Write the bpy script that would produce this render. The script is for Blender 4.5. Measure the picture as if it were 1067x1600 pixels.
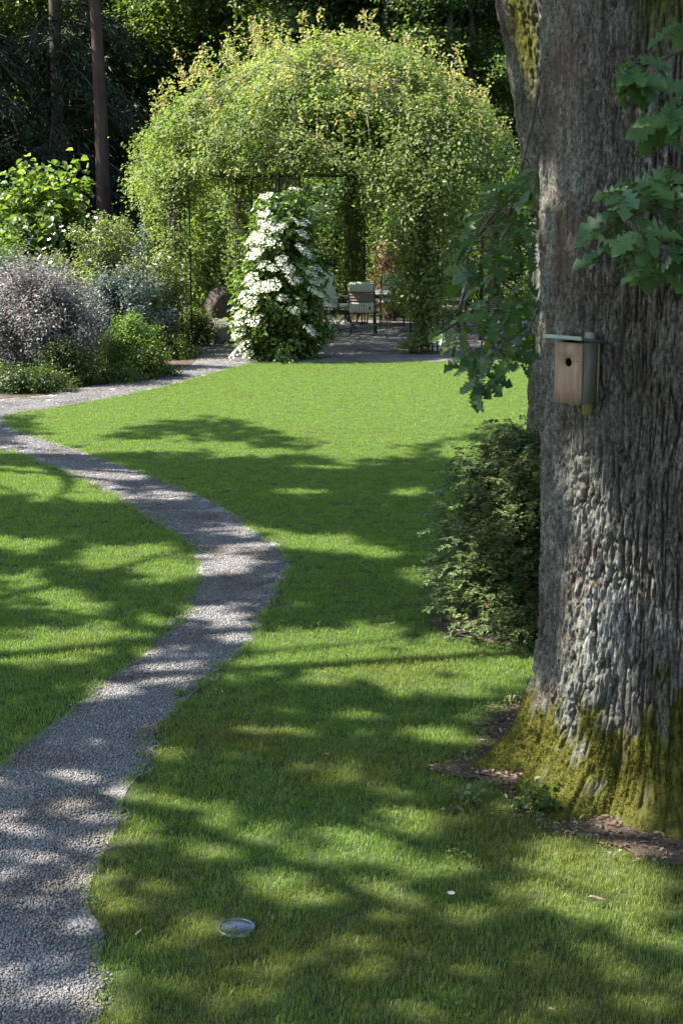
import bpy, bmesh, math, random
import numpy as np
from mathutils import Vector, Matrix
from mathutils.geometry import delaunay_2d_cdt

# ------------------------------------------------------------------ camera, sky, sun
for o in list(bpy.data.objects):
    bpy.data.objects.remove(o)
SC = bpy.context.scene
COL = SC.collection
CAM_H, PITCH, FPX, IW, IH = 2.8, math.radians(12.09), 2400.0, 1067.0, 1600.0
cam = bpy.data.cameras.new('camera')
cam_o = bpy.data.objects.new('camera', cam)
COL.objects.link(cam_o)
cam.sensor_fit = 'VERTICAL'
cam.sensor_height = 36.0
cam.sensor_width = 36.0
cam.lens = FPX / IH * 36.0
cam.clip_start, cam.clip_end = 0.1, 1000.0
cam_o.location = (0, 0, CAM_H)
cam_o.rotation_euler = (math.radians(90) - PITCH, 0, 0)
SC.camera = cam_o

SUN_EL = math.radians(50)
SUN_H = Vector((-1.0, 0.03)).normalized()          # horizontal direction towards the sun
world = bpy.data.worlds.new('World')
SC.world = world
world.use_nodes = True
wn = world.node_tree
sky = wn.nodes.new('ShaderNodeTexSky')
sky.sky_type = 'NISHITA'
sky.sun_disc = False
sky.sun_elevation = SUN_EL
sky.sun_rotation = math.atan2(SUN_H.x, SUN_H.y)
bg = wn.nodes['Background']
bg.inputs['Strength'].default_value = 0.115
wn.links.new(sky.outputs['Color'], bg.inputs['Color'])
sun = bpy.data.lights.new('sun', 'SUN')
sun.energy = 5.0
sun.angle = math.radians(0.53)
sun.color = (1.0, 0.96, 0.90)
sun_o = bpy.data.objects.new('sun', sun)
COL.objects.link(sun_o)
SUNV = Vector((SUN_H.x * math.cos(SUN_EL), SUN_H.y * math.cos(SUN_EL), math.sin(SUN_EL)))
sun_o.rotation_euler = SUNV.to_track_quat('Z', 'Y').to_euler()
sun_o.location = (-20, 10, 30)
SC.view_settings.view_transform = 'Standard'
SC.view_settings.look = 'None'
SC.view_settings.exposure = 1.9
SC.view_settings.gamma = 1.0
SC.render.engine = 'CYCLES'
SC.cycles.max_bounces = 6
SC.cycles.diffuse_bounces = 4
SC.cycles.glossy_bounces = 2
SC.cycles.transmission_bounces = 4
SC.cycles.use_denoising = True

# ------------------------------------------------------------------ helpers
SP, CP = math.sin(PITCH), math.cos(PITCH)


def ray(x, y):
    a, b = (x - IW / 2) / FPX, (IH / 2 - y) / FPX
    return np.array([a, CP + b * SP, -SP + b * CP])


def G(x, y, z=0.0):
    d = ray(x, y)
    t = (z - CAM_H) / d[2]
    return np.array([d[0] * t, d[1] * t, z])


def D(x, y, Y):
    d = ray(x, y)
    t = Y / d[1]
    return np.array([d[0] * t, Y, CAM_H + d[2] * t])


def proj(P):
    P = np.atleast_2d(P)
    X, Y, Z = P[:, 0], P[:, 1], P[:, 2] - CAM_H
    dep = Y * CP - Z * SP
    up = Y * SP + Z * CP
    dep = np.maximum(dep, 1e-3)
    return IW / 2 + X / dep * FPX, IH / 2 - up / dep * FPX


def hsh(ix, iy, iz, s=0):
    h = (ix.astype(np.int64) * 374761393 + iy.astype(np.int64) * 668265263 + iz.astype(np.int64) * 1274126177 + s * 974634821) & 0xFFFFFFFF
    h = ((h ^ (h >> 13)) * 1274126177) & 0xFFFFFFFF
    h = ((h ^ (h >> 16)) * 2246822519) & 0xFFFFFFFF
    return ((h ^ (h >> 15)) & 0xFFFFFF) / float(0xFFFFFF)


def vnoise(P, s=0):
    P = np.asarray(P, float)
    i = np.floor(P)
    f = P - i
    u = f * f * (3 - 2 * f)
    ix, iy, iz = i[:, 0], i[:, 1], i[:, 2]
    r = 0
    for dx in (0, 1):
        wx = u[:, 0] if dx else 1 - u[:, 0]
        for dy in (0, 1):
            wy = u[:, 1] if dy else 1 - u[:, 1]
            for dz in (0, 1):
                wz = u[:, 2] if dz else 1 - u[:, 2]
                r = r + wx * wy * wz * hsh(ix + dx, iy + dy, iz + dz, s)
    return r * 2 - 1


def fbm(P, oct=4, s=0):
    r, a, t = 0, 1.0, 0
    P = np.asarray(P, float)
    for k in range(oct):
        r = r + a * vnoise(P * (2 ** k) + 17.3 * k, s + k)
        t += a
        a *= 0.5
    return r / t


def unit(v):
    return v / np.maximum(np.linalg.norm(v, axis=-1, keepdims=True), 1e-9)


ORG = {}


def empty(name, loc, label=None, cat=None, group=None, rz=0):
    o = bpy.data.objects.new(name, None)
    COL.objects.link(o)
    o.location = loc
    o.rotation_euler = (0, 0, rz)
    o.empty_display_size = 0.1
    ORG[o.name] = np.array(loc, float)
    if label:
        tag(o, label, cat, group)
    return o


def tag(o, label=None, cat=None, group=None, kind=None):
    if label:
        o['label'] = label
    if cat:
        o['category'] = cat
    if group:
        o['group'] = group
    if kind:
        o['kind'] = kind
    return o


def raw_mesh(name, V, F, fattr=None, vattr=None, smooth=False):
    """V (n,3); F one (m,k) array or a list of such arrays"""
    me = bpy.data.meshes.new(name)
    V = np.asarray(V, np.float32)
    Fs = F if isinstance(F, list) else [F]
    Fs = [np.asarray(f, np.int32) for f in Fs if len(f)]
    me.vertices.add(len(V))
    me.vertices.foreach_set('co', V.ravel())
    li = np.concatenate([f.ravel() for f in Fs]) if Fs else np.zeros(0, np.int32)
    me.loops.add(len(li))
    me.loops.foreach_set('vertex_index', li)
    tot = np.concatenate([np.full(len(f), f.shape[1], np.int32) for f in Fs]) if Fs else np.zeros(0, np.int32)
    me.polygons.add(len(tot))
    st = np.concatenate([[0], np.cumsum(tot)[:-1]]).astype(np.int32) if len(tot) else tot
    me.polygons.foreach_set('loop_start', st)
    if smooth and len(tot):
        me.polygons.foreach_set('use_smooth', np.ones(len(tot), bool))
    me.update(calc_edges=True)
    for dom, at in (('FACE', fattr), ('POINT', vattr)):
        for k, v in (at or {}).items():
            a = me.attributes.new(k, 'FLOAT', dom)
            a.data.foreach_set('value', np.asarray(v, np.float32))
    return me


def mk(name, V, F, mat, parent=None, fattr=None, vattr=None, smooth=False, world=True):
    V = np.asarray(V, float)
    if world and parent is not None:
        V = V - ORG.get(parent.name, np.zeros(3))
    me = raw_mesh(name, V, F, fattr, vattr, smooth)
    if mat:
        me.materials.append(mat)
    o = bpy.data.objects.new(name, me)
    COL.objects.link(o)
    if parent is not None:
        o.parent = parent
        ORG[o.name] = ORG.get(parent.name, np.zeros(3))
    return o


class MB:
    """collects boxes and tubes for ONE mesh"""

    def __init__(s):
        s.V, s.F4, s.F3, s.n = [], [], [], 0

    def add(s, V, F4=(), F3=()):
        V = np.asarray(V, float)
        s.V.append(V)
        if len(F4):
            s.F4.append(np.asarray(F4) + s.n)
        if len(F3):
            s.F3.append(np.asarray(F3) + s.n)
        s.n += len(V)
        return s

    def box(s, c, size, M=None):
        h = np.array(size) / 2
        v = np.array([[x, y, z] for x in (-1, 1) for y in (-1, 1) for z in (-1, 1)], float) * h
        if M is not None:
            v = v @ np.array(M).T
        return s.add(v + np.array(c), [[0, 1, 3, 2], [4, 6, 7, 5], [0, 4, 5, 1], [2, 3, 7, 6], [0, 2, 6, 4], [1, 5, 7, 3]])

    def tube(s, pts, r, k=6, cap=True):
        pts = np.asarray(pts, float)
        n = len(pts)
        r = np.broadcast_to(np.asarray(r, float), (n,))
        t = unit(np.gradient(pts, axis=0))
        up = np.array([0, 0, 1.0]) if abs(t[0][2]) < 0.9 else np.array([1.0, 0, 0])
        a = unit(np.cross(t, up))
        b = np.cross(t, a)
        th = np.arange(k) * 2 * math.pi / k
        ring = pts[:, None, :] + r[:, None, None] * (np.cos(th)[None, :, None] * a[:, None, :] + np.sin(th)[None, :, None] * b[:, None, :])
        i = np.arange(n - 1)[:, None] * k
        j = np.arange(k)[None, :]
        f = np.stack([i + j, i + (j + 1) % k, i + k + (j + 1) % k, i + k + j], -1).reshape(-1, 4)
        V = ring.reshape(-1, 3)
        if cap:
            V = np.vstack([V, pts[:1], pts[-1:]])
            c0, c1 = n * k, n * k + 1
            f3 = [[c0, (q + 1) % k, q] for q in range(k)] + [[c1, (n - 1) * k + q, (n - 1) * k + (q + 1) % k] for q in range(k)]
            return s.add(V, f, f3)
        return s.add(V, f)

    def build(s, name, mat, parent=None, smooth=False, world=True):
        F = []
        if s.F4:
            F.append(np.vstack(s.F4))
        if s.F3:
            F.append(np.vstack(s.F3))
        return mk(name, np.vstack(s.V), F, mat, parent, smooth=smooth, world=world)


def bez(p0, p1, p2, n=8):
    t = np.linspace(0, 1, n)[:, None]
    return (1 - t) ** 2 * np.asarray(p0) + 2 * t * (1 - t) * np.asarray(p1) + t * t * np.asarray(p2)


def rounded_box(name, size, c, mat, parent, rot=(0, 0, 0), bevel=0.02, seg=2):
    bm = bmesh.new()
    bmesh.ops.create_cube(bm, size=1)
    bmesh.ops.scale(bm, vec=size, verts=bm.verts)
    bmesh.ops.bevel(bm, geom=bm.edges[:], offset=bevel, segments=seg, affect='EDGES', profile=0.5)
    R = Matrix.Translation(c) @ Matrix.Rotation(rot[2], 4, 'Z') @ Matrix.Rotation(rot[1], 4, 'Y') @ Matrix.Rotation(rot[0], 4, 'X')
    bmesh.ops.transform(bm, matrix=R, verts=bm.verts)
    me = bpy.data.meshes.new(name)
    bm.to_mesh(me)
    bm.free()
    me.materials.append(mat)
    me.polygons.foreach_set('use_smooth', np.ones(len(me.polygons), bool))
    o = bpy.data.objects.new(name, me)
    COL.objects.link(o)
    o.parent = parent
    if parent is not None:
        ORG[o.name] = ORG.get(parent.name, np.zeros(3))
    return o


# ------------------------------------------------------------------ materials
def new_mat(name):
    m = bpy.data.materials.new(name)
    m.use_nodes = True
    nt = m.node_tree
    return m, nt, nt.nodes['Principled BSDF'], nt.nodes['Material Output']


def ramp(nt, stops):
    r = nt.nodes.new('ShaderNodeValToRGB')
    e = r.color_ramp.elements
    while len(e) < len(stops):
        e.new(0.5)
    for el, (p, c) in zip(e, stops):
        el.position = p
        el.color = (*c, 1)
    return r


def leaf_mat(name, stops, trans=0.38, rough=0.45, spec=0.4, tgain=(1.25, 1.35, 0.5)):
    m, nt, b, out = new_mat(name)
    at = nt.nodes.new('ShaderNodeAttribute')
    at.attribute_name = 'rnd'
    r = ramp(nt, stops)
    nt.links.new(at.outputs['Fac'], r.inputs['Fac'])
    nt.links.new(r.outputs['Color'], b.inputs['Base Color'])
    b.inputs['Roughness'].default_value = rough
    b.inputs['Specular IOR Level'].default_value = spec
    tr = nt.nodes.new('ShaderNodeBsdfTranslucent')
    mu = nt.nodes.new('ShaderNodeMix')
    mu.data_type = 'RGBA'
    mu.blend_type = 'MULTIPLY'
    mu.inputs['Factor'].default_value = 1
    nt.links.new(r.outputs['Color'], mu.inputs[6])
    mu.inputs[7].default_value = (*[g * 1.3 for g in tgain], 1)
    nt.links.new(mu.outputs[2], tr.inputs['Color'])
    mx = nt.nodes.new('ShaderNodeMixShader')
    mx.inputs[0].default_value = trans
    nt.links.new(b.outputs[0], mx.inputs[1])
    nt.links.new(tr.outputs[0], mx.inputs[2])
    nt.links.new(mx.outputs[0], out.inputs['Surface'])
    return m


def noise_mat(name, stops, scale=8, detail=6, rough=0.8, bump=0.0, bscale=40, spec=0.3, stretch=(1, 1, 1), metal=0.0, bdist=0.01):
    m, nt, b, out = new_mat(name)
    tc = nt.nodes.new('ShaderNodeTexCoord')
    mp = nt.nodes.new('ShaderNodeMapping')
    mp.inputs['Scale'].default_value = stretch
    nt.links.new(tc.outputs['Object'], mp.inputs['Vector'])
    n = nt.nodes.new('ShaderNodeTexNoise')
    n.inputs['Scale'].default_value = scale
    n.inputs['Detail'].default_value = detail
    n.inputs['Roughness'].default_value = 0.65
    nt.links.new(mp.outputs[0], n.inputs['Vector'])
    r = ramp(nt, stops)
    nt.links.new(n.outputs['Fac'], r.inputs['Fac'])
    nt.links.new(r.outputs['Color'], b.inputs['Base Color'])
    b.inputs['Roughness'].default_value = rough
    b.inputs['Specular IOR Level'].default_value = spec
    b.inputs['Metallic'].default_value = metal
    if bump:
        n2 = nt.nodes.new('ShaderNodeTexNoise')
        n2.inputs['Scale'].default_value = bscale
        n2.inputs['Detail'].default_value = 5
        nt.links.new(mp.outputs[0], n2.inputs['Vector'])
        bp = nt.nodes.new('ShaderNodeBump')
        bp.inputs['Strength'].default_value = bump
        bp.inputs['Distance'].default_value = bdist
        nt.links.new(n2.outputs['Fac'], bp.inputs['Height'])
        nt.links.new(bp.outputs[0], b.inputs['Normal'])
    return m


def flat_mat(name, col, rough=0.6, metal=0.0, spec=0.4):
    m, nt, b, out = new_mat(name)
    b.inputs['Base Color'].default_value = (*col, 1)
    b.inputs['Roughness'].default_value = rough
    b.inputs['Metallic'].default_value = metal
    b.inputs['Specular IOR Level'].default_value = spec
    return m


M = {}
M['rose_leaf'] = leaf_mat('rose_leaf', [(0, (.07, .11, .028)), (.4, (.135, .18, .055)), (.7, (.21, .25, .095)), (.9, (.30, .30, .16)), (1, (.34, .20, .13))], .42, .55, .25)
M['ivy_leaf'] = leaf_mat('ivy_leaf', [(0, (.05, .09, .012)), (.6, (.10, .15, .022)), (1, (.17, .21, .03))], .45)
M['hazel_leaf'] = leaf_mat('hazel_leaf', [(0, (.065, .11, .028)), (.6, (.125, .18, .045)), (1, (.23, .27, .075))], .45, .45)
M['pale_rose_leaf'] = leaf_mat('pale_rose_leaf', [(0, (.085, .115, .045)), (.6, (.155, .185, .085)), (1, (.26, .28, .15))], .38)
M['purple_leaf'] = leaf_mat('purple_leaf', [(0, (.095, .105, .09)), (.45, (.175, .175, .165)), (.8, (.26, .245, .24)), (.97, (.31, .30, .29)), (1, (.42, .24, .26))], .25, .55, .22, (1.1, 1.0, .9))
M['grey_leaf'] = leaf_mat('grey_leaf', [(0, (.06, .085, .07)), (.6, (.12, .15, .13)), (1, (.20, .23, .21))], .25, .45, .4, (1.0, 1.1, .9))
M['box_leaf'] = leaf_mat('box_leaf', [(0, (.07, .125, .022)), (.6, (.13, .20, .035)), (1, (.22, .29, .055))], .4)
M['dark_leaf'] = leaf_mat('dark_leaf', [(0, (.03, .055, .018)), (.6, (.055, .09, .025)), (1, (.11, .15, .04))], .3)
M['mid_leaf'] = leaf_mat('mid_leaf', [(0, (.045, .08, .018)), (.6, (.085, .13, .028)), (1, (.16, .20, .045))], .42)
M['red_leaf'] = leaf_mat('red_leaf', [(0, (.09, .04, .025)), (.6, (.16, .07, .05)), (1, (.26, .19, .11))], .3, .45, .4, (1.1, .7, .5))
M['yew_leaf'] = leaf_mat('yew_leaf', [(0, (.06, .092, .033)), (.6, (.10, .138, .05)), (.85, (.15, .19, .07)), (.95, (.16, .21, .065)), (.98, (.14, .085, .04)), (1, (.15, .08, .04))], .2, .5, .3)
M['oak_leaf'] = leaf_mat('oak_leaf', [(0, (.045, .095, .028)), (.6, (.075, .135, .038)), (1, (.13, .185, .04))], .35, .42, .4)
M['oak_leaf_dark'] = leaf_mat('oak_leaf_dark', [(0, (.05, .105, .04)), (.6, (.07, .135, .05)), (1, (.10, .165, .05))], .3, .42, .4)
M['viburnum_leaf'] = leaf_mat('viburnum_leaf', [(0, (.055, .10, .02)), (.6, (.10, .155, .035)), (1, (.18, .23, .07))], .35, .35, .5)
M['spruce_leaf'] = leaf_mat('spruce_leaf', [(0, (.018, .032, .018)), (.7, (.03, .05, .026)), (1, (.055, .08, .035))], .12, .6, .2)
M['forest_leaf'] = leaf_mat('forest_leaf', [(0, (.04, .075, .022)), (.6, (.08, .125, .034)), (1, (.16, .21, .055))], .42, .45, .35)
M['petal'] = leaf_mat('petal', [(0, (.50, .53, .36)), (.5, (.66, .67, .52)), (1, (.76, .76, .64))], .25, .6, .2, (.7, .7, .6))
M['pink_petal'] = leaf_mat('pink_petal', [(0, (.70, .55, .52)), (1, (.80, .72, .70))], .25, .6, .2, (.8, .7, .7))
M['grass'] = None
M['twig'] = noise_mat('twig', [(.3, (.05, .038, .025)), (.7, (.12, .095, .065))], 20, 4, .85)
M['forest_bark'] = noise_mat('forest_bark', [(.3, (.045, .036, .028)), (.7, (.12, .098, .078))], 6, 6, .9, .6, 14, .2, (1, 1, .25), bdist=.03)
M['red_bark'] = noise_mat('red_bark', [(.3, (.028, .018, .014)), (.7, (.065, .042, .033))], 6, 6, .9, .6, 14, .2, (1, 1, .25), bdist=.03)
M['iron'] = noise_mat('iron', [(.3, (.018, .017, .016)), (.7, (.05, .042, .036))], 30, 4, .6, .2, 60, .4)
M['pale_rib'] = noise_mat('pale_rib', [(.3, (.12, .11, .085)), (.7, (.22, .20, .16))], 12, 4, .65)
M['rock'] = noise_mat('rock', [(.25, (.07, .063, .052)), (.5, (.13, .118, .10)), (.8, (.23, .21, .18))], 5, 8, .9, .8, 18, .25, bdist=.03)
M['brown_rock'] = noise_mat('brown_rock', [(.25, (.035, .028, .021)), (.5, (.07, .056, .043)), (.8, (.13, .108, .085))], 5, 8, .9, .8, 18, .25, bdist=.03)
M['soil'] = noise_mat('soil', [(.3, (.05, .036, .026)), (.55, (.10, .075, .054)), (.8, (.17, .135, .10))], 14, 8, .95, .9, 60, .15, bdist=.02)
M['forest_floor'] = noise_mat('forest_floor', [(.3, (.02, .022, .01)), (.55, (.045, .042, .02)), (.8, (.08, .065, .035))], 1.2, 8, .95, .9, 12, .15, bdist=.05)
M['lawn_soil'] = noise_mat('lawn_soil', [(.3, (.03, .045, .012)), (.7, (.06, .075, .02))], 9, 6, .95)
M['box_wood'] = noise_mat('box_wood', [(.3, (.13, .088, .053)), (.5, (.22, .15, .095)), (.75, (.31, .225, .15))], 11, 8, .8, .15, 60, .3, (6, 6, .5), bdist=.003)
M['box_side'] = noise_mat('box_side', [(.3, (.10, .095, .07)), (.7, (.17, .16, .12))], 9, 6, .8, .2, 60, .3, (6, 6, .5), bdist=.003)
M['roof_felt'] = noise_mat('roof_felt', [(.3, (.06, .062, .052)), (.7, (.12, .122, .105))], 20, 6, .85)
M['roof_edge'] = noise_mat('roof_edge', [(.3, (.20, .25, .19)), (.7, (.33, .38, .30))], 14, 4, .5)
M['lath'] = noise_mat('lath', [(.3, (.13, .115, .095)), (.7, (.24, .215, .18))], 14, 6, .85, .2, 50, .3, (4, 4, .4))
M['lath_moss'] = noise_mat('lath_moss', [(.3, (.10, .10, .035)), (.7, (.20, .19, .08))], 14, 6, .9)
M['hole'] = flat_mat('hole', (.012, .01, .008), .95)
M['screw'] = flat_mat('screw', (.25, .22, .18), .4, .8)
M['steel'] = noise_mat('steel', [(.3, (.14, .145, .15)), (.7, (.26, .27, .28))], 30, 4, .35, metal=.9)
M['slat_wood'] = noise_mat('slat_wood', [(.3, (.17, .115, .09)), (.7, (.30, .22, .18))], 8, 5, .7, stretch=(.6, 6, 6))
M['table_top'] = noise_mat('table_top', [(.3, (.42, .43, .38)), (.7, (.55, .56, .50))], 6, 5, .6)
M['dry_leaf'] = leaf_mat('dry_leaf', [(0, (.10, .06, .035)), (.6, (.2, .14, .09)), (1, (.36, .28, .2))], .15, .7, .2, (1, .9, .7))


def stripe_mat():
    m, nt, b, out = new_mat('stripe_fabric')
    tc = nt.nodes.new('ShaderNodeTexCoord')
    w = nt.nodes.new('ShaderNodeTexWave')
    w.wave_type = 'BANDS'
    w.bands_direction = 'X'
    w.inputs['Scale'].default_value = 7.2
    w.inputs['Distortion'].default_value = 0.15
    nt.links.new(tc.outputs['Object'], w.inputs['Vector'])
    r = ramp(nt, [(.0, (.22, .25, .17)), (.42, (.24, .27, .18)), (.58, (.66, .66, .55)), (1, (.72, .71, .60))])
    nt.links.new(w.outputs['Fac'], r.inputs['Fac'])
    nt.links.new(r.outputs['Color'], b.inputs['Base Color'])
    b.inputs['Roughness'].default_value = .9
    b.inputs['Specular IOR Level'].default_value = .15
    return m


M['stripe'] = stripe_mat()


def glass_mat():
    m, nt, b, out = new_mat('lens_glass')
    b.inputs['Base Color'].default_value = (.05, .07, .10, 1)
    b.inputs['Roughness'].default_value = .12
    b.inputs['Specular IOR Level'].default_value = .5
    return m


M['lens'] = glass_mat()


def grass_mat():
    m, nt, b, out = new_mat('grass_blade')
    at = nt.nodes.new('ShaderNodeAttribute')
    at.attribute_name = 'rnd'
    geo = nt.nodes.new('ShaderNodeNewGeometry')
    n1 = nt.nodes.new('ShaderNodeTexNoise')
    n1.inputs['Scale'].default_value = 0.9
    n1.inputs['Detail'].default_value = 5
    nt.links.new(geo.outputs['Position'], n1.inputs['Vector'])
    r1 = ramp(nt, [(0, (.085, .13, .022)), (.55, (.168, .248, .056)), (.88, (.25, .325, .095)), (1, (.34, .33, .16))])
    r2 = ramp(nt, [(0, (.11, .145, .024)), (.6, (.18, .205, .042)), (1, (.30, .27, .11))])
    nt.links.new(at.outputs['Fac'], r1.inputs['Fac'])
    nt.links.new(at.outputs['Fac'], r2.inputs['Fac'])
    # worn yellowish turf near the camera
    sx = nt.nodes.new('ShaderNodeSeparateXYZ')
    nt.links.new(geo.outputs['Position'], sx.inputs[0])
    mr = nt.nodes.new('ShaderNodeMapRange')
    mr.inputs[1].default_value, mr.inputs[2].default_value = 4.5, 9.5
    mr.inputs[3].default_value, mr.inputs[4].default_value = .16, -.12
    nt.links.new(sx.outputs['Y'], mr.inputs[0])
    ad = nt.nodes.new('ShaderNodeMath')
    ad.operation = 'ADD'
    nt.links.new(n1.outputs['Fac'], ad.inputs[0])
    nt.links.new(mr.outputs[0], ad.inputs[1])
    mk2 = nt.nodes.new('ShaderNodeMapRange')
    mk2.inputs[1].default_value, mk2.inputs[2].default_value = .47, .66
    nt.links.new(ad.outputs[0], mk2.inputs[0])
    mx = nt.nodes.new('ShaderNodeMix')
    mx.data_type = 'RGBA'
    nt.links.new(mk2.outputs[0], mx.inputs['Factor'])
    nt.links.new(r1.outputs['Color'], mx.inputs[6])
    nt.links.new(r2.outputs['Color'], mx.inputs[7])
    nt.links.new(mx.outputs[2], b.inputs['Base Color'])
    b.inputs['Roughness'].default_value = .5
    b.inputs['Specular IOR Level'].default_value = .35
    tr = nt.nodes.new('ShaderNodeBsdfTranslucent')
    mu = nt.nodes.new('ShaderNodeMix')
    mu.data_type = 'RGBA'
    mu.blend_type = 'MULTIPLY'
    mu.inputs['Factor'].default_value = 1
    mu.inputs[7].default_value = (1.5, 1.7, .6, 1)
    nt.links.new(mx.outputs[2], mu.inputs[6])
    nt.links.new(mu.outputs[2], tr.inputs['Color'])
    ms = nt.nodes.new('ShaderNodeMixShader')
    ms.inputs[0].default_value = .42
    nt.links.new(b.outputs[0], ms.inputs[1])
    nt.links.new(tr.outputs[0], ms.inputs[2])
    nt.links.new(ms.outputs[0], out.inputs['Surface'])
    return m


M['grass'] = grass_mat()


def pebble_mat(name, attr=True):
    m, nt, b, out = new_mat(name)
    st = [(0, (.125, .118, .114)), (.35, (.175, .166, .16)), (.7, (.225, .213, .205)), (.92, (.27, .257, .248)), (1, (.36, .345, .33))]
    r = ramp(nt, st)
    if attr:
        at = nt.nodes.new('ShaderNodeAttribute')
        at.attribute_name = 'rnd'
        nt.links.new(at.outputs['Fac'], r.inputs['Fac'])
    else:
        tc = nt.nodes.new('ShaderNodeTexCoord')
        v = nt.nodes.new('ShaderNodeTexVoronoi')
        v.inputs['Scale'].default_value = 70
        nt.links.new(tc.outputs['Object'], v.inputs['Vector'])
        sp = nt.nodes.new('ShaderNodeSeparateColor')
        nt.links.new(v.outputs['Color'], sp.inputs[0])
        nt.links.new(sp.outputs[0], r.inputs['Fac'])
        bp = nt.nodes.new('ShaderNodeBump')
        bp.invert = True
        bp.inputs['Strength'].default_value = 1
        bp.inputs['Distance'].default_value = .01
        nt.links.new(v.outputs['Distance'], bp.inputs['Height'])
        nt.links.new(bp.outputs[0], b.inputs['Normal'])
    geo = nt.nodes.new('ShaderNodeNewGeometry')
    dn = nt.nodes.new('ShaderNodeTexNoise')
    dn.inputs['Scale'].default_value = 2.2
    dn.inputs['Detail'].default_value = 5
    nt.links.new(geo.outputs['Position'], dn.inputs['Vector'])
    dr = ramp(nt, [(.32, (.72, .66, .58)), (.5, (1, .98, .96)), (.7, (1.12, 1.12, 1.12))])
    nt.links.new(dn.outputs['Fac'], dr.inputs['Fac'])
    dm = nt.nodes.new('ShaderNodeMix')
    dm.data_type = 'RGBA'
    dm.blend_type = 'MULTIPLY'
    dm.inputs['Factor'].default_value = 1
    nt.links.new(r.outputs['Color'], dm.inputs[6])
    nt.links.new(dr.outputs['Color'], dm.inputs[7])
    nt.links.new(dm.outputs[2], b.inputs['Base Color'])
    b.inputs['Roughness'].default_value = .8
    b.inputs['Specular IOR Level'].default_value = .3
    return m


M['pebble'] = pebble_mat('pebble')
M['gravel'] = pebble_mat('gravel', False)


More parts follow.
